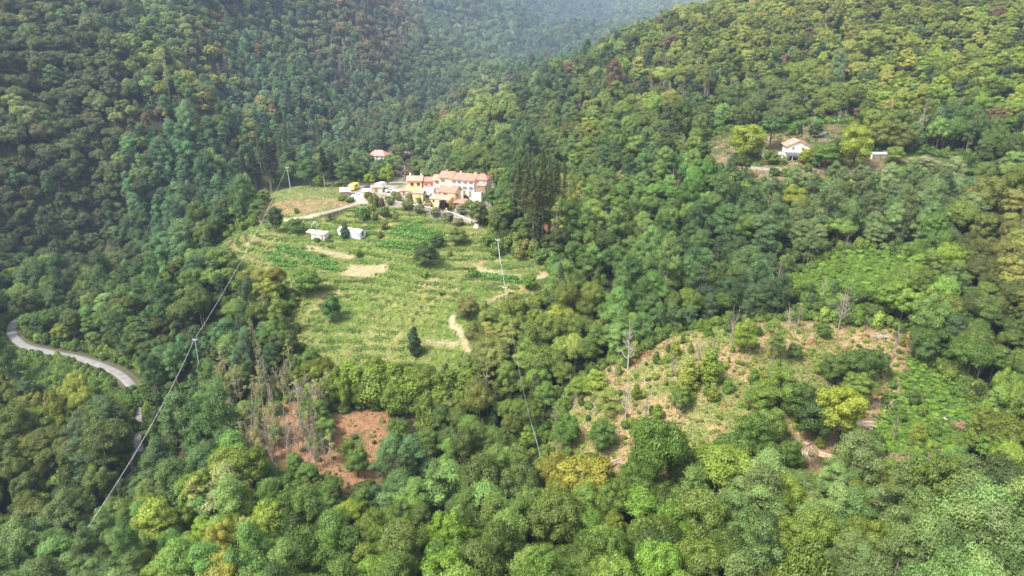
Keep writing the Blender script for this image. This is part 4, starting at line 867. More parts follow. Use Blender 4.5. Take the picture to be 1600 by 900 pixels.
# vehicles
def vehicle(px, py, rz, kind, col, label, cat='car', name='parked_car'):
    r = root_at(name, px, py, rz, label=label, cat=cat); r.location[2] += .0
    L, Wd, H = {'car': (4.0, 1.7, 1.45), 'van': (5.2, 2.0, 2.5), 'caravan': (4.6, 2.1, 2.4)}[kind]; paint = plain(name + '_paint', col, .04, 1, .35)
    if kind == 'car': prof = [(0,.35),(0,.8),(.15,.95),(1.0,1.02),(1.6,1.42),(2.9,1.45),(3.6,1.05),(3.95,.95),(4.0,.4)]; wn_ = [(1.1,1.03),(1.62,1.37),(2.85,1.4),(3.45,1.05)]
    elif kind == 'van': prof = [(0,.35),(0,.95),(.5,1.15),(.9,1.3),(1.3,2.2),(1.5,2.5),(5.1,2.5),(5.2,2.3),(5.2,.4)]; wn_ = [(.95,1.3),(1.32,2.1),(2.1,2.1),(2.1,1.3)]
    else: prof = [(0,.5),(.0,1.6),(.5,2.35),(4.2,2.4),(4.6,1.9),(4.6,.7),(4.3,.45)]; wn_ = [(1.4,1.3),(1.4,1.9),(2.8,1.9),(2.8,1.3)]
    n_ = len(prof); V = [(x, 0, z) for x, z in prof] + [(x, Wd, z) for x, z in prof]; F = [tuple(range(n_)), tuple(range(2*n_-1, n_-1, -1))] + [(i, i + n_, (i+1) % n_ + n_, (i+1) % n_) for i in range(n_)]
    pyobj('body', V, F, paint, r, bevel=.06)
    for y in (-.012, Wd - .02):
        n2_ = len(wn_); V = [(x, y, z) for x, z in wn_] + [(x, y + .032, z) for x, z in wn_]; pyobj('side_window', V, [tuple(range(n2_)), tuple(range(2*n2_-1, n2_-1, -1))] + [(i, i + n2_, (i+1) % n2_ + n2_, (i+1) % n2_) for i in range(n2_)], M_GLASSD, r)
    if kind != 'caravan': (x0, z0), (x1, z1) = wn_[0], wn_[1]; pyobj('windscreen', [(x0-.16, .15, z0+.02), (x0-.16, Wd-.15, z0+.02), (x1-.12, Wd-.2, z1+.02), (x1-.12, .2, z1+.02)], [(0,1,2,3)], M_GLASSD, r)
    for x in ((.8, L - .8) if kind != 'caravan' else (2.3,)):
        for y in (-.03, Wd - .17):
            V, F = tube_np([(x, y, .33), (x, y + .2, .33)], [.33, .33], 12); w = pyobj('wheel', np.r_[V, [[x, y, .33], [x, y+.2, .33]]], list(map(tuple, F)) + [(24, j, (j+1) % 12) for j in range(12)] + [(25, 12 + (j+1) % 12, 12 + j) for j in range(12)], M_TYRE, r)
    return r
vehicle(590, 299, 65, 'van', (.80, .80, .82), 'white camper van parked left of the peach house', 'van', 'parked_van')
vehicle(553, 299, 75, 'caravan', (.80, .58, .10), 'yellow caravan standing behind the garden sheds', 'caravan', 'caravan')
vehicle(565, 298, 20, 'car', (.06, .07, .08), 'dark car parked right of the yellow caravan')
vehicle(549, 310, 10, 'car', (.78, .78, .78), 'white car parked beside the shed with tilted roof')
vehicle(604, 302, 30, 'car', (.62, .60, .58), 'silver car parked right of the white camper van')
vehicle(1353, 243, 70, 'van', (.78, .78, .80), 'white van half hidden behind the yellow-green farm tree', 'van', 'parked_van')
vehicle(1382, 240, 10, 'car', (.36, .38, .40), 'grey car parked beside the green tarpaulin above the farm terrace')
vehicle(1284, 214, 20, 'car', (.16, .19, .26), 'small dark blue car on the bare slope behind the farmhouse')

# poles and overhead lines
def pole(px, py, h, r0, mat, label, lean=(0, 0), arms=True, name='utility_pole'):
    r = root_at(name, px, py, 0, label=label, cat='pole'); V, F = tube_np([(0, 0, -1), (lean[0]*.5, lean[1]*.5, h/2), (lean[0], lean[1], h)], [r0, r0*.85, r0*.65], 8); pyobj('shaft', V, F, mat, r)
    if arms:
        boxo('crossarm', (lean[0]-.6, lean[0]+.6, lean[1]-.06, lean[1]+.06, h-.5, h-.36), M_STEEL, r)
        for x in (-.5, .5): V, F = tube_np([(lean[0]+x, lean[1], h-.36), (lean[0]+x, lean[1], h-.15), (lean[0]+x, lean[1], h-.05)], [.05, .08, .03], 8); pyobj('insulator', V, F, M_WHITEW, r)
    return r, np.array(r.location) + [lean[0], lean[1], h - .1]
M_PCONC = plain('pale_concrete_pole', (.34, .41, .39), .1, 1)
pA, tA = pole(455, 301, 9.5, .15, M_PCONC, 'tall pale pole standing in the flat field left of the hamlet', lean=(-.5, 0))
pB, tB = pole(314, 588, 10.6, .11, M_PCONC, 'grey pole with crossarm rising out of the dense wood', lean=(.1, 0))
pC, tC = pole(150, 886, 8.2, .14, M_PCONC, 'pole hidden in the wood at the foot of the left wire', lean=(0, 0))
pD, tD = pole(782, 412, 7.5, .12, M_PCONC, 'pale pole beside the thicket on the upper meadow', lean=(-.8, 0))
pE, tE = pole(791, 484, 6.5, .11, M_PCONC, 'pale pole with a stay at the lower end of the meadow', lean=(-.3, 0))
pF, tF = pole(848, 722, 8.2, .09, M_PCONC, 'thin leaning pale pole left of the orange topped tree', lean=(-2.2, .2), arms=False)
pG, tG = pole(762, 311, 6.5, .14, M_PCONC, 'grey pole at the right end of the hamlet beside the slender conifer', arms=False)
pH, tH = pole(781, 272, 6.0, .12, M_PCONC, 'white pole beside the half hidden grey cottage', arms=False)
pI, tI = pole(275, 0 + 905, 3, .12, M_PCONC, 'short post among foliage near the bottom edge', arms=False) if False else (None, None)
def wire(a, b, sag, r, label, name='overhead_wire'):
    a, b = np.array(a), np.array(b); t = np.linspace(0, 1, 25)[:, None]; P = a + (b - a) * t; P[:, 2] -= sag * 4 * (t[:, 0] * (1 - t[:, 0])); V, F = tube_np(P - a, np.full(25, r), 6)
    return tag(pyobj(name, V, F, M_STEEL_W, None, tuple(a)), label, 'wire', 'overhead wires')
M_STEEL_W = plain('aluminium_wire', (.62, .63, .64), .05, 1, .5)
wire(tA, tB, 2.2, .024, 'twisted pale cable from the field pole down to the grey wood pole')
wire(tB, tC, 1.8, .026, 'pale cable from the grey wood pole down to the bottom left wood')
wire(tD, tE, .8, .028, 'pale cable between the two meadow poles'); wire(tE, tF, 2.5, .008, 'thin cable from the lower meadow pole to the leaning pole')
st_ = tag(pyobj('stay_wire', *(lambda q: (q[0], q[1]))(tube_np([(0, 0, 0), (.9, -.6, -6.2)], [.025, .025], 5)), M_STEEL_W, None, tuple(tE)), 'slanting stay of the lower meadow pole', 'wire')
wire(tG, tH, .6, .03, 'short cable between the two poles behind the hamlet')
# timber, tarp, brushwood
def log_pile(px, py, rz, n_, L, r, label, spread=.9, rows=3, mat=M_LOG, name='timber_pile'):
    rg = np.random.default_rng(int(px * 7 + py)); ro_ = root_at(name, px, py, rz, label=label, cat='timber')
    k = 0
    for row in range(rows):
        for j in range(max(1, n_ // rows - row)):
            y = (j - n_ / rows / 2 + row * .5) * 2.1 * r * spread * 1.2 + rg.normal() * .03; z = r + row * 1.75 * r; a = rg.normal() * .05; l = L * rg.uniform(.8, 1.1)
            V, F = tube_np([(-l/2, y - a, z), (l/2, y + a, z)], [r * rg.uniform(.8, 1.1), r * rg.uniform(.7, 1)], 8)
            pyobj('log', np.r_[V, [[-l/2, y - a, z], [l/2, y + a, z]]], list(map(tuple, F)) + [(16, j_, (j_+1) % 8) for j_ in range(8)] + [(17, 8 + (j_+1) % 8, 8 + j_) for j_ in range(8)], mat, ro_); k += 1
    return ro_
log_pile(962, 722, 28, 12, 2.7, .13, 'stack of reddish cut logs on the clearing left of the dark tarp')
log_pile(1292, 714, -35, 12, 2.6, .13, 'heap of cut logs at the foot of the rutted track')
log_pile(1266, 690, 30, 5, 3.4, .10, 'few long pale logs lying above the log heap', rows=1)
log_pile(870, 606, -28, 7, 2.6, .12, 'grey logs stacked at the edge of the ravine', rows=2, mat=M_GREYBARK)
log_pile(1470, 654, 5, 4, 2.4, .10, 'pale logs lying in the grassy gully', rows=1)
ta = root_at('tarp_shelter', 1013, 726, -15, label='dark grey tarpaulin shelter below the bare knoll', cat='shelter')
V = [(0,0,0),(2.4,0,0),(2.4,2.0,0),(0,2.0,0),(-.1,-.1,.7),(2.5,-.1,.6),(2.5,2.1,.6),(-.1,2.1,.75),(.5,1.0,1.5),(1.7,1.0,1.4)]
pyobj('cover', V, [(0,1,5,4),(1,2,6,5),(2,3,7,6),(3,0,4,7),(4,5,9,8),(6,7,8,9),(5,6,9),(7,4,8)], M_DARKSHEET, ta, bevel=.05); boxo('timber_frame', (.1, 2.3, .9, 1.1, .0, .6), M_WOODP, ta)
def brush_heap(px, py, r, n_, col, label, name='brushwood_heap'):
    rg = np.random.default_rng(int(px + py)); parts = []
    for i in range(n_):
        p = rg.normal(size=3) * [r * .5, r * .3, .15] + [0, 0, .25]; d = unit(rg.normal(size=3) * [1, 1, .3]) * rg.uniform(.4, 1.3); parts.append(tube_np([p - d, p + rg.normal(size=3) * .1, p + d], [.04, .05, .02], 4))
    V, F = join_np(parts); p = hit(px, py, h_fin); o = pyobj(name, V, F, col, None, (p[0], p[1], gz(*p))); return tag(o, label, 'brushwood')
M_BRUSH = plain('dead_brush', (.30, .17, .12), .3, 2); M_BRUSHP = plain('pale_brush', (.42, .34, .27), .3, 2)
brush_heap(640, 866, 3.0, 170, M_BRUSH, 'reddish brushwood heap between foreground trees near the bottom')
brush_heap(700, 858, 2.2, 110, M_BRUSH, 'second reddish brushwood heap, right of the larger one')
brush_heap(1345, 665, 2.2, 120, M_BRUSHP, 'pale cut branches strewn along the rutted track')
brush_heap(1375, 632, 1.8, 90, M_BRUSHP, 'grey branch litter at the upper end of the track')
brush_heap(1505, 668, 1.6, 80, M_BRUSH, 'dark brushwood heap at the right edge of the grassy gully')
brush_heap(1375, 527, 1.6, 60, M_BRUSHP, 'dry pale cuttings on the bare knoll top')
brush_heap(1245, 708, 2.0, 90, M_BRUSHP, 'cut branches left of the log heap')
brush_heap(1140, 770, 1.8, 80, M_BRUSH, 'red-brown branch litter in the shady hollow')
# ------------------------------------------------------------------ single trees and bushes in the open ground
HB = 1.6      # bush mesh: about 2 m across, 1.3 m tall at scale 1
def mpx(y_px_xy):  # metres per photo pixel at a ground point
    return float(proj(y_px_xy[0], y_px_xy[1], gz(*y_px_xy))[2]) / F_PX
def bush_px(px, py, w, h, tn, label=None, name='round_bush', group=None):
    p = hit(px, py, h_fin); m = mpx(p); s = w * m / 2.5; o = place_bush(name, s=s, tn=tn, label=label, xy=p, vi=int(px) % 5, hz=(h * m) / (s * HB) , group=group); BUSHES.append((o, px, py, tn, s)) if label is None else None; return o
BUSHES = []
DKB = (.035, .065, .025)
def tree_px(px, py, w, h, kind, tn, label=None, name=None, vi=None, group=None, lean=0.0):
    kind = 'open' if kind == 'oak' else kind; p = hit(px, py, h_fin); m = mpx(p); base_r, base_h = {'oak': (3.7, 9.4), 'open': (3.75, 8.3), 'chestnut': (3.5, 9.6), 'locust': (3.5, 11.4), 'column': (1.7, 9.4), 'sparse': (2.3, 11), 'spruce': (2.4, 24)}[kind]
    ki = KINDS_.index(kind); r, c = plant(name or NAME[ki % 6], kind, vi if vi is not None else int(px + py) % 7, p[0], p[1], gz(*p) - .1, w * m / 2 / base_r, h * m / base_h, (px * 37 % 628) / 100, np.array(tn) * LEAF_GAIN, label, group, lean=lean)
    if label is None: TREES.append((r, px, py - h * .6, ki % 6, np.array(tn), w * m / 2 / base_r))
    return r
# round bushes and small trees of the meadow
for q in [(665,415,46,40,'oak',DKB,'largest dark round tree standing alone in the middle of the meadow','meadow_tree'),(684,387,26,22,'oak',DKB,'dark round bushy tree just above the largest one in the meadow','meadow_tree'),
          (519,502,36,44,'oak',(.045,.10,.03),'dark green pointed tree alone on the lower left terraces','meadow_tree'),(480,460,52,48,'oak',(.075,.135,.03),'broad mid-green tree at the left edge of the terraces','meadow_tree'),
          (433,362,28,42,'oak',DKB,'dark upright tree at the left end of the village lane','meadow_tree'),(357,355,26,32,'oak',DKB,'dark round tree left of the brown field','meadow_tree'),
          (463,364,30,26,'oak',(.06,.11,.035),'green bushy tree left of the white block shed','meadow_tree'),(540,372,15,26,'column',(.05,.09,.06),'narrow blue-green shrub between white shed and greenhouse','meadow_tree'),
          (715,382,34,30,'oak',(.085,.125,.045),'pale green round tree on the meadow below the plum tree','meadow_tree'),(731,497,42,42,'oak',(.11,.12,.045),'olive brown tree beside the sandy footpath on the meadow','meadow_tree'),
          (747,352,38,42,'oak',(.085,.115,.045),'grey-green round tree at the right end of the retaining wall','meadow_tree'),(781,352,44,36,'oak',(.08,.12,.035),'broad tree left of the tall spruces above the thicket','meadow_tree'),
          (828,452,26,26,'oak',(.08,.15,.03),'bright green bushy tree by the ravine path','meadow_tree'),(770,326,30,34,'oak',(.05,.095,.03),'dark green tree right of the low stone outbuilding','meadow_tree'),
          (795,338,26,40,'oak',(.05,.10,.03),'deep green tree between the stone outbuilding and the spruces','meadow_tree'),(593,352,0,0,None,None,None,None)][:-1]:
    tree_px(q[0], q[1], q[2], q[3], q[4], q[5], q[6], q[7])
for px, py, w, h, tn in [(664,434,18,18,(.10,.18,.03)),(464,333,11,10,(.06,.11,.03)),(560,402,16,18,(.10,.16,.03)),(600,358,16,20,(.13,.15,.05)),(619,346,13,22,(.12,.14,.06)),(585,345,16,18,(.10,.14,.05)),(594,372,14,14,(.10,.11,.04)),
    (738,432,20,18,(.07,.13,.03)),(799,468,14,16,(.05,.08,.04)),(566,342,26,22,(.06,.12,.03)),(580,336,22,20,(.09,.13,.03)),(600,338,24,20,(.07,.11,.04)),(585,322,24,24,(.10,.13,.035)),(597,326,14,16,(.09,.06,.05)),
    (775,400,30,28,(.07,.12,.03)),(790,392,28,30,(.09,.13,.04)),(805,385,30,30,(.10,.13,.045)),(820,392,26,26,(.12,.14,.05)),(832,400,26,24,(.09,.12,.04)),(846,410,30,26,(.06,.11,.03)),(812,405,22,20,(.12,.13,.05)),(760,385,22,22,(.07,.12,.03)),(857,425,26,22,(.07,.13,.03)),
    (636,327,22,16,(.10,.12,.075)),(655,333,26,18,(.10,.12,.075)),(680,338,26,18,(.11,.13,.08)),(700,345,26,18,(.11,.13,.08)),(716,352,22,14,(.12,.13,.09)),(668,322,14,16,(.10,.14,.06)),(702,329,13,14,(.28,.26,.03)),
    (608,318,20,16,(.09,.12,.06)),(622,315,14,12,(.10,.13,.06)),(640,318,14,10,(.08,.12,.04)),(655,318,12,12,(.08,.13,.03)),(668,316,14,16,(.035,.06,.05)),(676,315,10,14,(.04,.07,.04)),(733,325,22,18,(.07,.12,.04)),(745,330,26,20,(.08,.14,.03)),(728,312,10,12,(.08,.12,.05)),
    (536,312,22,8,(.07,.11,.03)),(546,315,20,8,(.07,.11,.03)),(575,312,18,16,(.09,.11,.03)),(515,345,8,16,(.07,.08,.05)),(495,377,14,8,(.07,.14,.03)),(503,401,9,7,(.07,.13,.03)),(702,400,14,10,(.11,.15,.04)),(690,460,16,10,(.10,.16,.03)),
    (355,372,18,14,(.08,.14,.03)),(380,360,22,18,(.09,.14,.035)),(398,352,18,16,(.08,.13,.03)),(345,400,24,16,(.07,.13,.03)),(420,445,26,18,(.07,.12,.03)),(455,482,24,18,(.07,.13,.03)),(462,520,22,16,(.08,.14,.03)),(470,548,24,18,(.08,.14,.03))]:
    bush_px(px, py, w, h, tn)
tree_px(648, 556, 20, 50, 'column', (.03, .055, .03), 'dark slender young cedar alone at the foot of the terraces', 'cedar_tree')
tree_px(693, 332, 17, 22, 'oak', (.022, .012, .022), 'dark purple plum tree in front of the yellow house', 'plum_tree', 0)
tree_px(721, 335, 21, 20, 'oak', (.16, .18, .12), 'pale grey-green olive tree on the forecourt right of the plum', 'olive_tree', 1)
tree_px(640, 312, 14, 12, 'oak', (.13, .15, .10), 'small olive tree left of the ochre annexe', 'olive_tree', 2)
tree_px(617, 310, 16, 14, 'oak', (.12, .14, .09), 'small olive tree below the silver car', 'olive_tree', 3)
for k_, (px, py, w, h, lb) in enumerate([(824,352,34,108,'tall dark spruce, leftmost of the clump right of the hamlet'),(833,388,28,132,'very tall spruce with bare trunk at the front left of the clump'),(847,380,34,146,'tallest spruce, in the middle of the clump right of the hamlet'),(858,368,28,124,'tall spruce with bare lower trunk right of the tallest'),
    (868,352,30,104,'dark spruce on the right side of the clump'),(811,345,30,92,'dark spruce at the left foot of the tall clump'),(880,342,18,70,'short dark spruce, rightmost of the clump')]):
    tree_px(px, py, w, h, 'spruce', (.050, .062, .028), lb, 'spruce_tree', k_)
tree_px(757, 305, 20, 56, 'spruce', (.05, .065, .035), 'slender conifer at the right end of the long house', 'spruce_tree', 0)
tree_px(881, 300, 18, 50, 'spruce', (.055, .08, .035), 'small pointed conifer right of the spruce clump', 'spruce_tree', 1)
tree_px(874, 505, 34, 100, 'spruce', (.05, .075, .045), 'ragged grey-green conifer beside the ravine path', 'spruce_tree', 2)
for px, py, w, h in ((400,296,28,70),(424,298,30,76),(385,298,24,62),(508,292,24,62),(520,292,22,50)):
    tree_px(px, py, w, h, 'spruce', (.028, .042, .022), None, 'spruce_tree')
# trees round the back of the field and hamlet
for px, py, w, h, tn, kd in ((330+130,288,40,40,(.07,.12,.03),'oak'),(485,290,38,42,(.05,.095,.045),'locust'),(540,291,34,42,(.06,.11,.06),'locust'),(556,288,32,34,(.05,.09,.035),'oak'),(578,289,20,20,(.13,.20,.03),'oak'),(606,288,26,34,(.12,.18,.035),'oak'),(590,284,30,34,(.07,.11,.04),'oak'),
    (633,283,30,32,(.10,.085,.065),'sparse'),(655,280,30,34,(.07,.11,.035),'oak'),(500,291,20,18,(.09,.14,.03),'oak'),(440,291,30,30,(.09,.14,.045),'oak'),(700,270,34,30,(.06,.11,.035),'oak'),(730,270,34,32,(.05,.10,.035),'oak'),(680,274,34,30,(.075,.12,.04),'oak'),(790,310,30,44,(.055,.11,.03),'oak'),(775,292,28,32,(.09,.13,.035),'oak'),
    (408,345,34,34,(.06,.11,.04),'locust'),(395,325,34,34,(.06,.11,.05),'locust'),(414,318,22,24,(.10,.15,.05),'oak'),(900,262,30,26,(.12,.18,.03),'oak')):
    tree_px(px, py, w, h, kd, tn)
# farm trees
for q in [(1165,252,66,66,'oak',(.14,.185,.03),'large yellow-green tree on the bare slope left of the farmhouse'),(1202,236,46,60,'chestnut',(.045,.085,.032),'dark green domed tree behind the farmhouse, touching the yellow-green one'),(1332,268,56,76,'oak',(.145,.195,.03),'tallest yellow-green tree right of the farmhouse'),
    (1374,236,52,50,'oak',(.10,.125,.035),'olive-green tree behind the white van'),(1405,240,44,50,'oak',(.085,.105,.035),'dull olive tree right of the one behind the white van'),(1272,216,26,26,'oak',(.045,.08,.03),'dark round tree on the slope above the farmhouse'),
    (1236,212,18,20,'oak',(.06,.13,.025),'small bright green tree just above the farmhouse roof'),(1250,211,7,18,'column',(.03,.05,.025),'small dark cypress behind the farmhouse roof'),(1204,258,26,26,'oak',(.07,.115,.025),'clipped round tree left of the farmhouse veranda'),
    (1288,262,50,44,'oak',(.065,.12,.03),'broad green tree hugging the right wall of the farmhouse'),(1258,258,24,28,'oak',(.14,.18,.025),'yellow-green tree in front of the farmhouse gable'),(1305,258,30,44,'oak',(.04,.065,.03),'dark tree squeezed between the two bright farm trees'),
    (1440,272,52,30,'oak',(.15,.18,.12),'pale silvery willow-like tree above the grey-green locust wood'),(1240,326,44,40,'oak',(.13,.165,.025),'yellowish tree at the lower end of the farm slope'),(1395,256,30,30,'oak',(.10,.15,.03),'mid green tree below the green tarpaulin')]:
    tree_px(q[0], q[1], q[2], q[3], q[4], q[5], q[6], 'farm_tree')
for px, py, w, h, tn in [(1208,274,22,16,DKB),(1228,275,20,18,(.06,.11,.03)),(1245,268,22,14,(.08,.12,.03)),(1262,270,20,14,(.07,.12,.03)),(1190,290,24,14,(.07,.12,.03)),(1205,298,26,14,(.08,.13,.03)),(1222,300,24,16,(.06,.11,.03)),(1180,305,26,18,(.10,.15,.035)),(1150,248,20,12,(.12,.15,.09)),(1225,256,14,14,(.12,.16,.04)),(1320,210,18,10,(.1,.15,.03)),(1275,262,20,16,(.05,.09,.03)),(1150,282,26,20,(.10,.14,.05)),(1165,300,26,20,(.10,.15,.04)),(1250,300,30,24,(.09,.14,.03))]:
    bush_px(px, py, w, h, tn)
for px, py, w, h in [(1225,190,34,16),(1250,193,34,14),(1275,195,30,12),(1210,188,28,14),(1240,197,30,12),(1300,193,26,10)]: bush_px(px, py, w, h, (.08, .17, .055))
# knoll: bigger trees
for q in [(1105,598,34,58,'column',(.11,.165,.03)),(1161,552,38,64,'oak',(.125,.185,.035)),(1205,560,40,66,'locust',(.09,.14,.04)),(1330,604,60,70,'oak',(.05,.085,.026)),(1366,590,46,56,'oak',(.05,.085,.026)),(1300,600,50,60,'oak',(.06,.10,.03)),(1335,632,44,56,'chestnut',(.09,.14,.035)),(1303,700,70,108,'chestnut',(.145,.185,.03)),(1320,655,44,54,'chestnut',(.10,.155,.028)),
    (1268,690,60,90,'oak',(.035,.065,.02)),(1245,660,56,80,'oak',(.05,.09,.025)),(1215,640,60,76,'oak',(.09,.145,.032)),(1200,700,60,84,'oak',(.08,.13,.028)),(1170,720,70,90,'oak',(.06,.11,.024)),(1140,742,66,80,'oak',(.055,.10,.024)),(1195,752,50,80,'oak',(.05,.09,.022)),(1230,735,44,60,'oak',(.06,.11,.025)),
    (1185,640,50,50,'oak',(.085,.14,.03)),(1120,775,110,86,'chestnut',(.10,.15,.028)),(940,705,50,56,'oak',(.06,.11,.026)),(885,700,50,66,'oak',(.06,.115,.026)),(1050,735,60,50,'oak',(.06,.11,.026)),(905,620,34,40,'oak',(.10,.16,.03)),(930,610,34,36,'column',(.13,.18,.04)),(950,650,40,50,'locust',(.13,.18,.045)),
    (1200,610,36,36,'oak',(.12,.16,.035)),(1440,568,46,60,'oak',(.05,.09,.03)),(1062,640,40,46,'oak',(.08,.13,.03)),(990,560,20,30,'column',(.12,.16,.04)),(1075,610,30,56,'column',(.15,.19,.045)),(1000,690,44,44,'oak',(.07,.125,.026)),(1240,560,26,28,'oak',(.06,.10,.03)),(1285,528,26,26,'oak',(.06,.11,.03)),
    (900,800,100,92,'chestnut',(.145,.15,.028)),(1045,812,64,52,'oak',(.08,.13,.028)),(700,800,76,92,'locust',(.11,.20,.07)),(760,840,80,100,'locust',(.10,.19,.065))]:
    tree_px(*q)
rk = np.random.default_rng(5)
def in_poly_px(k, n_):
    P = np.array(POLY[k]); out = []
    while len(out) < n_:
        c = rk.uniform(P.min(0), P.max(0), (200, 2)); c = c[inside([tuple(p) for p in P], c[:, 0], c[:, 1])]; out += list(c)
    return np.array(out[:n_])
for p in in_poly_px('knoll', 270):
    z = gz(*p); px, py, d = [float(v) for v in proj(p[0], p[1], z)]
    s = rk.uniform(.35, 1.0) * (1.15 if py > 640 or px < 1050 else .85); tn = np.array([(.07,.125,.028),(.10,.155,.03),(.13,.165,.035),(.05,.09,.028)][rk.integers(4)]) * rk.uniform(.8, 1.2)
    if rk.random() < .18:
        r, c = plant('young_tree', 'column', int(rk.integers(9)), p[0], p[1], z - .1, s * .75, s * .5, rk.uniform(0, 6), tn * LEAF_GAIN, group='young trees on the bare knoll'); TREES.append((r, px, py - 20, 3, tn, s * .6))
    else:
        o = place_bush('knoll_shrub', s=s, tn=tn, xy=p, vi=int(rk.integers(5)), hz=rk.uniform(.8, 1.3), group='shrubs dotted over the bare knoll'); BUSHES.append((o, px, py, tn, s))
for p in in_poly_px('gully', 34):
    z = gz(*p); px, py, d = [float(v) for v in proj(p[0], p[1], z)]; s = rk.uniform(.4, 1.1); tn = np.array([(.06,.12,.028),(.09,.155,.03)][rk.integers(2)]) * rk.uniform(.8, 1.2)
    o = place_bush('gully_shrub', s=s, tn=tn, xy=p, vi=int(rk.integers(5)), hz=rk.uniform(.6, 1.0), group='shrubs in the grassy gully'); BUSHES.append((o, px, py, tn, s))
# bare and dying trees
DEAD = []
def dead_px(px, py, h, vi=None, sx=1.0):
    p = hit(px, py, h_fin); m = mpx(p); vi = int(px * 3 + py) % 5 if vi is None else vi; s = h * m / (9.5 + .4 * vi)
    o = link('dead_tree', BARE[vi], None, (p[0], p[1], gz(*p) - .1), (px * 13 % 628) / 100); o.scale = (s * .8 * sx, s * .8 * sx, s); tag(o, None, 'tree', 'bare dead trees'); DEAD.append((o, px, py - h * .5, vi % 2, s))
for q in [(1143,548,78),(981,578,84),(977,655,72),(1008,655,70),(1060,655,50),(1110,575,56),(1090,580,60),(1050,590,50),(1310,515,70),(1246,512,46),(1232,515,46),(1160,512,30),(1180,500,44),(1395,560,60),(930,650,50),(1120,720,50),(1200,760,80),(1195,775,70),
    (1378,480,50),(1318,505,60),(1212,455,46),(1262,390,60),(1265,400,50),(1050,300,40),(820,560,60),(800,560,56),(780,545,40),(830,555,60),(560,375,16),(566,352,18),(1500,560,50),(1525,600,60),(1395,690,50),(690,660,40),(694,665,44),(1240,790,60),(870,705,50),(90,440,60),(8,290,40),(60,500,60),(80,440,46),(235,400,50),(1060,130,0)][:-1]: dead_px(*q)
rd = np.random.default_rng(9)
for i in range(115):
    px = rd.uniform(345, 520); f = (px - 345) / 175; py = rd.uniform(600 + 20 * f, 760 - 20 * f)
    if 400 < px < 470 and 650 < py < 700 and rd.random() < .5: continue
    if rd.random() < .55: dead_px(px, py, rd.uniform(50, 82), sx=rd.uniform(.5, .8))
    else: tree_px(px, py, rd.uniform(16, 28), rd.uniform(48, 80), 'sparse', np.array([.16, .17, .09]) * rd.uniform(.8, 1.2))
for i in range(16):
    px = rd.uniform(350, 520); py = rd.uniform(650, 780); tree_px(px, py, rd.uniform(26, 40), rd.uniform(30, 48), ['oak', 'locust'][rd.integers(2)], np.array([.08, .145, .04]) * rd.uniform(.8, 1.25))
for q in [(560,745,44,60,'oak',(.07,.12,.03)),(505,700,30,44,'locust',(.08,.13,.045)),(545,712,26,30,'oak',(.09,.14,.03)),(625,700,40,56,'oak',(.065,.11,.03)),(480,668,26,40,'oak',(.08,.13,.035)),(600,752,44,56,'locust',(.06,.12,.05))]: tree_px(*q)
for i in range(34):      # upright leafy trees along the lower edge of the terraces
    px = rd.uniform(480, 745); py = 618 + rd.uniform(-10, 24) + (px > 600) * 6; tree_px(px, py, rd.uniform(28, 46), rd.uniform(44, 72), ['column', 'oak', 'column'][rd.integers(3)], np.array([.095, .15, .028]) * rd.uniform(.7, 1.2))
for i in range(150):      # dead stems standing among the hillside trees: the ones that can be told apart
    zx, zy, zr = [(1050,130,90),(1120,120,60),(900,170,60),(980,120,60),(600,60,110),(560,80,80),(480,130,60),(260,150,50),(1240,170,60),(1330,170,50),(1290,150,40),(1500,190,60),(700,60,40),(560,40,60),(1010,300,50),(1180,420,80),(1560,350,40)][rd.integers(17)]
    px, py = zx + rd.normal() * zr, zy + rd.normal() * zr * .4
    if 2 < px < 1598 and 4 < py < 470: dead_px(px, py, {True: 34, False: 42}[py < 200] * rd.uniform(.7, 1.1) * (1.0 if px > 800 else .75), sx=.9)

for p in in_poly_px('knoll', 18):      # dead stems and bare saplings left standing on the knoll
    q = [float(v) for v in proj(p[0], p[1], gz(*p))]; dead_px(q[0], q[1], rk.uniform(22, 58), sx=rk.uniform(.6, .9))
# ------------------------------------------------------------------ undergrowth, turf, brambles, crops: nobody could count them
ru = np.random.default_rng(17)
def pts_where(mask, n_, y1=330):
    q = []
    w = np.clip(mask, 0, 1) * np.gradient(GY)[:, None] * np.gradient(GX)[None, :] * (GYY < y1); cdf = np.cumsum(w.ravel()); k_ = np.searchsorted(cdf, ru.random(n_) * cdf[-1])
    j, i = np.unravel_index(np.clip(k_, 0, w.size - 1), w.shape); x = GX[i] + ru.uniform(-.5, .5, n_) * np.gradient(GX)[i]; y = GY[j] + ru.uniform(-.5, .5, n_) * np.gradient(GY)[j]; return x, y, h_fin(x, y)
infrust = (lambda q: ((q[0] > -120) & (q[0] < 1720) & (q[1] > -50) & (q[1] < 1050)).astype(float))(proj(GXX, GYY, H1))
wood_m = np.clip(1 - OPEN, 0, 1) * infrust
Xs, Ys, Zs, Ss, Ts, Hs = [], [], [], [], [], []
def add_under(mask, n_, s0, s1, h0, h1, cols, y1=330):
    x, y, z = pts_where(mask * infrust, n_, y1); s = ru.uniform(s0, s1, n_); Xs.append(x); Ys.append(y); Zs.append(z); Ss.append(s); Hs.append(ru.uniform(h0, h1, n_)); c = np.array(cols)[ru.integers(0, len(cols), n_)] * np.exp(ru.normal(0, .18, (n_, 1))); Ts.append(c * LEAF_GAIN)
add_under(wood_m, 7500, .7, 1.7, .8, 1.6, [(.045,.08,.024),(.06,.11,.028),(.035,.06,.02)])
edge = np.clip(blur(OPEN, 4) * 2, 0, 1) * np.clip(1 - OPEN, 0, 1)
add_under(edge, 3500, .7, 1.6, .8, 1.5, [(.07,.12,.028),(.10,.15,.035),(.06,.10,.03)])
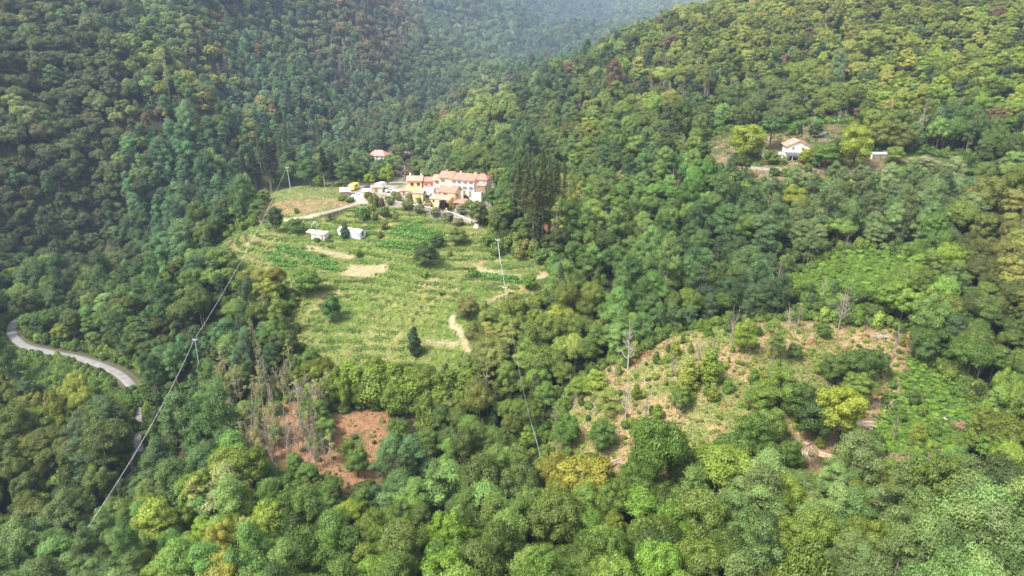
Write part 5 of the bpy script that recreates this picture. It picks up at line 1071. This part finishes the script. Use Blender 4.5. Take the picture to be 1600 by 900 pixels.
add_under(MASK['roadside'] * (1 - line_mask('road', 3.0, .6)), 1500, .7, 1.5, .7, 1.2, [(.06,.115,.028),(.075,.125,.03),(.05,.09,.025)])
add_under(np.clip(MASK['glade'] + MASK['nearglade'], 0, 1), 900, .6, 1.3, .4, .8, [(.085,.155,.03),(.075,.135,.03)])
add_under(np.clip(MASK['knollfoot'] + MASK['gullyfoot'], 0, 1), 260, .3, .9, .5, 1.1, [(.09,.15,.03),(.07,.12,.03)])
add_under(MASK['nearfarm'], 700, .6, 1.4, .6, 1.2, [(.09,.14,.04),(.10,.15,.04)])
add_under(MASK['gully'], 450, .3, .8, .4, .8, [(.09,.165,.03),(.08,.14,.03)])
add_under(MASK['knoll'], 1100, .2, .55, .4, 1.0, [(.10,.155,.03),(.13,.17,.04),(.08,.13,.03)])
add_under(MASK['dirt'], 150, .2, .7, .4, .9, [(.07,.10,.03),(.06,.09,.03)])
add_under(MASK['farm'], 330, .3, .9, .4, 1.0, [(.08,.13,.035),(.10,.14,.04)])
add_under(MASK['hole'] + MASK['leftgap'] + MASK['brush'], 120, .4, .9, .5, .9, [(.06,.1,.03)])
Xs, Ys, Zs, Ss, Hs = [np.concatenate(q) for q in (Xs, Ys, Zs, Ss, Hs)]; Ts = np.concatenate(Ts)
bsrc = {}
for o, *_ in BUSHES: bsrc.setdefault(o.data.name, o)
bs_ = [[o] for o in bsrc.values()]
un = gn_scatter('undergrowth', np.c_[Xs, Ys, Zs - .05], np.c_[0*Ss, 0*Ss, ru.uniform(0, 6.28, len(Ss))], np.c_[Ss, Ss, Ss * Hs], Ts, ru.integers(0, len(bs_), len(Ss)), bs_); tag(un, kind='stuff')

def turf_mesh(name, mask, n_, l, w, h, col_fn, blades=3):
    x, y, z = pts_where(mask * infrust, n_); P = np.repeat(np.c_[x, y, z], blades, 0); m = len(P); P[:, :2] += ru.normal(0, .16, (m, 2)); P[:, 2] = h_fin(P[:, 0], P[:, 1]) + ru.uniform(.0, h, m)
    Vv, Ff = leaves(P, ru.normal(size=(m, 3)) * [.6, .6, .3] + [0, 0, .75], l, w, ru); c = np.repeat(col_fn(x, y), blades, 0) * np.exp(ru.normal(0, .22, (m, 1))); c[:, 0] *= np.exp(ru.normal(0, .08, m))
    o = link(name, np_mesh(name, Vv, Ff, M_LEAF, False, np.repeat(np.clip(c, .01, .6), 4, 0))); o['tint'] = [1.0, 1.0, 1.0]; return tag(o, kind='stuff')
def soil_col(dr, gn):
    def f(x, y):
        c = np.stack([bilin(GX, GY, G[..., k], x, y) for k in range(3)], -1); r = ru.random((len(x), 1)); return np.where(r < gn, c * [.85, 1.25, .9], c * dr)
    return f
not_plot = 1 - np.clip(sum(MASK[k] for k in ('straw1', 'straw2', 'straw3', 'straw4')) + line_mask('village_lane', 1, .5) + line_mask('path1', .8, .4) + line_mask('path3', .8, .4) + line_mask('path2', .8, .4), 0, 1)
turf_mesh('meadow_grass', (MASK['meadow'] + MASK['fields_behind'] + MASK['field'] * .7) * not_plot * (1 - .7 * riser), 34000, .30, .20, .10, soil_col(1.15, .5))
turf_mesh('bank_weeds', MASK['meadow'] * not_plot * riser * st(n1 + n2 + n4, -1.0, .2), 22000, .34, .22, .30, lambda x, y: np.zeros((len(x), 3)) + np.array([.125, .18, .045]) * np.exp(vnoise(x, y, 6, 51) * .35)[:, None])
turf_mesh('scrub_grass', np.clip(MASK['knoll'] + MASK['knollfoot'] + MASK['gullyfoot'] + MASK['gully'] * 1.2 + MASK['dirt'] * .2 + MASK['farm'] * .8, 0, 1.2) * (1 - line_mask('track', .8, .6)), 52000, .34, .18, .2, soil_col(1.2, .5))
crop = sum(MASK[k] for k in ('corn1', 'corn2', 'corn3', 'corn4', 'corn5', 'corn6', 'corn7'))
turf_mesh('maize_crop', crop * (.25 + .75 * (np.sin((GXX * .35 + GYY) * 2 * np.pi / 2.2) > -.2)), 9000, .6, .24, .7, lambda x, y: np.zeros((len(x), 3)) + np.array([.13, .25, .055]))
# ------------------------------------------------------------------ labels that single out each tree and bush
LAND = [(60,530,'the bend of the lane'),(195,590,'the lane entering the wood'),(217,690,'the lower glimpse of road'),(590,680,'the bare red clearing'),(430,620,'the dead pole wood'),(312,540,'the grey wood pole'),(455,280,'the tall field pole'),(420,380,'the brown field bank'),
 (665,400,'the largest meadow tree'),(570,420,'the square beige plot'),(545,362,'the long greenhouse'),(690,300,'the hamlet'),(840,300,'the tall spruce clump'),(790,480,'the lower meadow pole'),(900,450,'the ravine path'),(1240,230,'the white farmhouse'),(1330,430,'the green glade'),
 (1150,510,'the bare knoll top'),(965,717,'the reddish log stack'),(1022,720,'the dark tarpaulin'),(1292,712,'the log heap'),(1450,640,'the grassy gully'),(660,862,'the reddish brushwood'),(848,700,'the thin leaning pole'),(1395,235,'the green tarpaulin'),(588,243,'the far red roof'),
 (20,880,'the bottom left corner'),(1580,880,'the bottom right corner'),(1590,450,'the right edge centre'),(10,350,'the left edge centre'),(300,860,'the bottom edge at left'),(1250,870,'the bottom edge at right'),(880,870,'the bottom edge centre'),
 (1590,20,'the top right corner'),(1200,30,'the top edge at right'),(600,30,'the top edge'),(250,100,'the upper left hillside'),(1050,130,'the upper right hillside'),(519,480,'the pointed meadow tree'),(1140,640,'the knoll slope'),(960,600,'the knoll flank'),(1100,400,'the deep ravine wood'),(500,820,'the low wooded spur')]
LA = np.array([l[:2] for l in LAND], float)
ORD = ['nearest', 'second nearest', 'third nearest', 'fourth nearest', 'fifth nearest', 'sixth nearest', 'seventh nearest', 'eighth nearest', 'ninth nearest', 'tenth nearest', 'eleventh nearest', 'twelfth nearest', 'thirteenth nearest', 'fourteenth nearest', 'fifteenth nearest', 'sixteenth nearest', 'seventeenth nearest', 'eighteenth nearest', 'nineteenth nearest', 'twentieth nearest']
def tone(t):
    r, g, b = t
    if r > g * .88: return 'brownish'
    if b > g * .48: return 'blue-green' if g < .15 else 'pale grey-green'
    if r > g * .66 and g > .12: return 'yellow-green'
    if g < .085: return 'dark green'
    return 'bright green' if g > .14 else 'mid-green'
def where(px, py):
    d = np.hypot(LA[:, 0] - px, LA[:, 1] - py); i = int(d.argmin()); dx, dy = px - LA[i, 0], py - LA[i, 1]; a = math.degrees(math.atan2(-dy, dx)) % 360
    return i, float(d[i]), ['right of', 'above and right of', 'above', 'above and left of', 'left of', 'below and left of', 'below', 'below and right of'][int(((a + 22.5) % 360) // 45)]
cells = {}
NOUN = {0: 'round broadleaf tree', 1: 'broad chestnut tree', 2: 'feathery locust tree', 3: 'upright leafy tree', 4: 'thin half bare tree', 5: 'dark spruce'}
for r, px, py, ki, tn, s in TREES:
    i, d, w = where(px, py); cells.setdefault((tone(tn) + ' ' + NOUN[ki] if ki != 5 else NOUN[ki], w, i), []).append((d, r))
for o, px, py, tn, s in BUSHES:
    i, d, w = where(px, py); cells.setdefault((tone(tn) + (' low shrub' if s < .7 else ' bushy shrub'), w, i), []).append((d, o))
for o, px, py, pale, s in DEAD:
    i, d, w = where(px, py); cells.setdefault((('pale' if pale else 'grey') + ' leafless dead tree', w, i), []).append((d, o))
for (what, w, i), L_ in cells.items():
    L_.sort(key=lambda q: q[0])
    for k_, (d, o) in enumerate(L_):
        o['label'] = f'{what} {w} {LAND[i][2]}' + (f', {ORD[k_]}' if len(L_) > 1 and k_ < len(ORD) else '')
        if 'category' not in o: o['category'] = 'tree'
# ------------------------------------------------------------------ summer haze
hz = bpy.data.materials.new('valley_haze'); hz.use_nodes = True; nt = hz.node_tree; nt.nodes.remove(nt.nodes['Principled BSDF'])
pv = nt.nodes.new('ShaderNodeVolumePrincipled'); pv.inputs['Density'].default_value = HAZE; pv.inputs['Color'].default_value = (.50, .66, .92, 1); pv.inputs['Anisotropy'].default_value = .1
nt.links.new(pv.outputs[0], nt.nodes['Material Output'].inputs['Volume'])
V_, F_ = box_np(-1950, 2250, -450, 3700, float(H1.min()) - 1.5, float(H1.max()) + 40)
tag(pyobj('haze', V_, F_, hz, None), kind='stuff')
print('OBJECTS', len(TREES), len(BUSHES), len(DEAD))
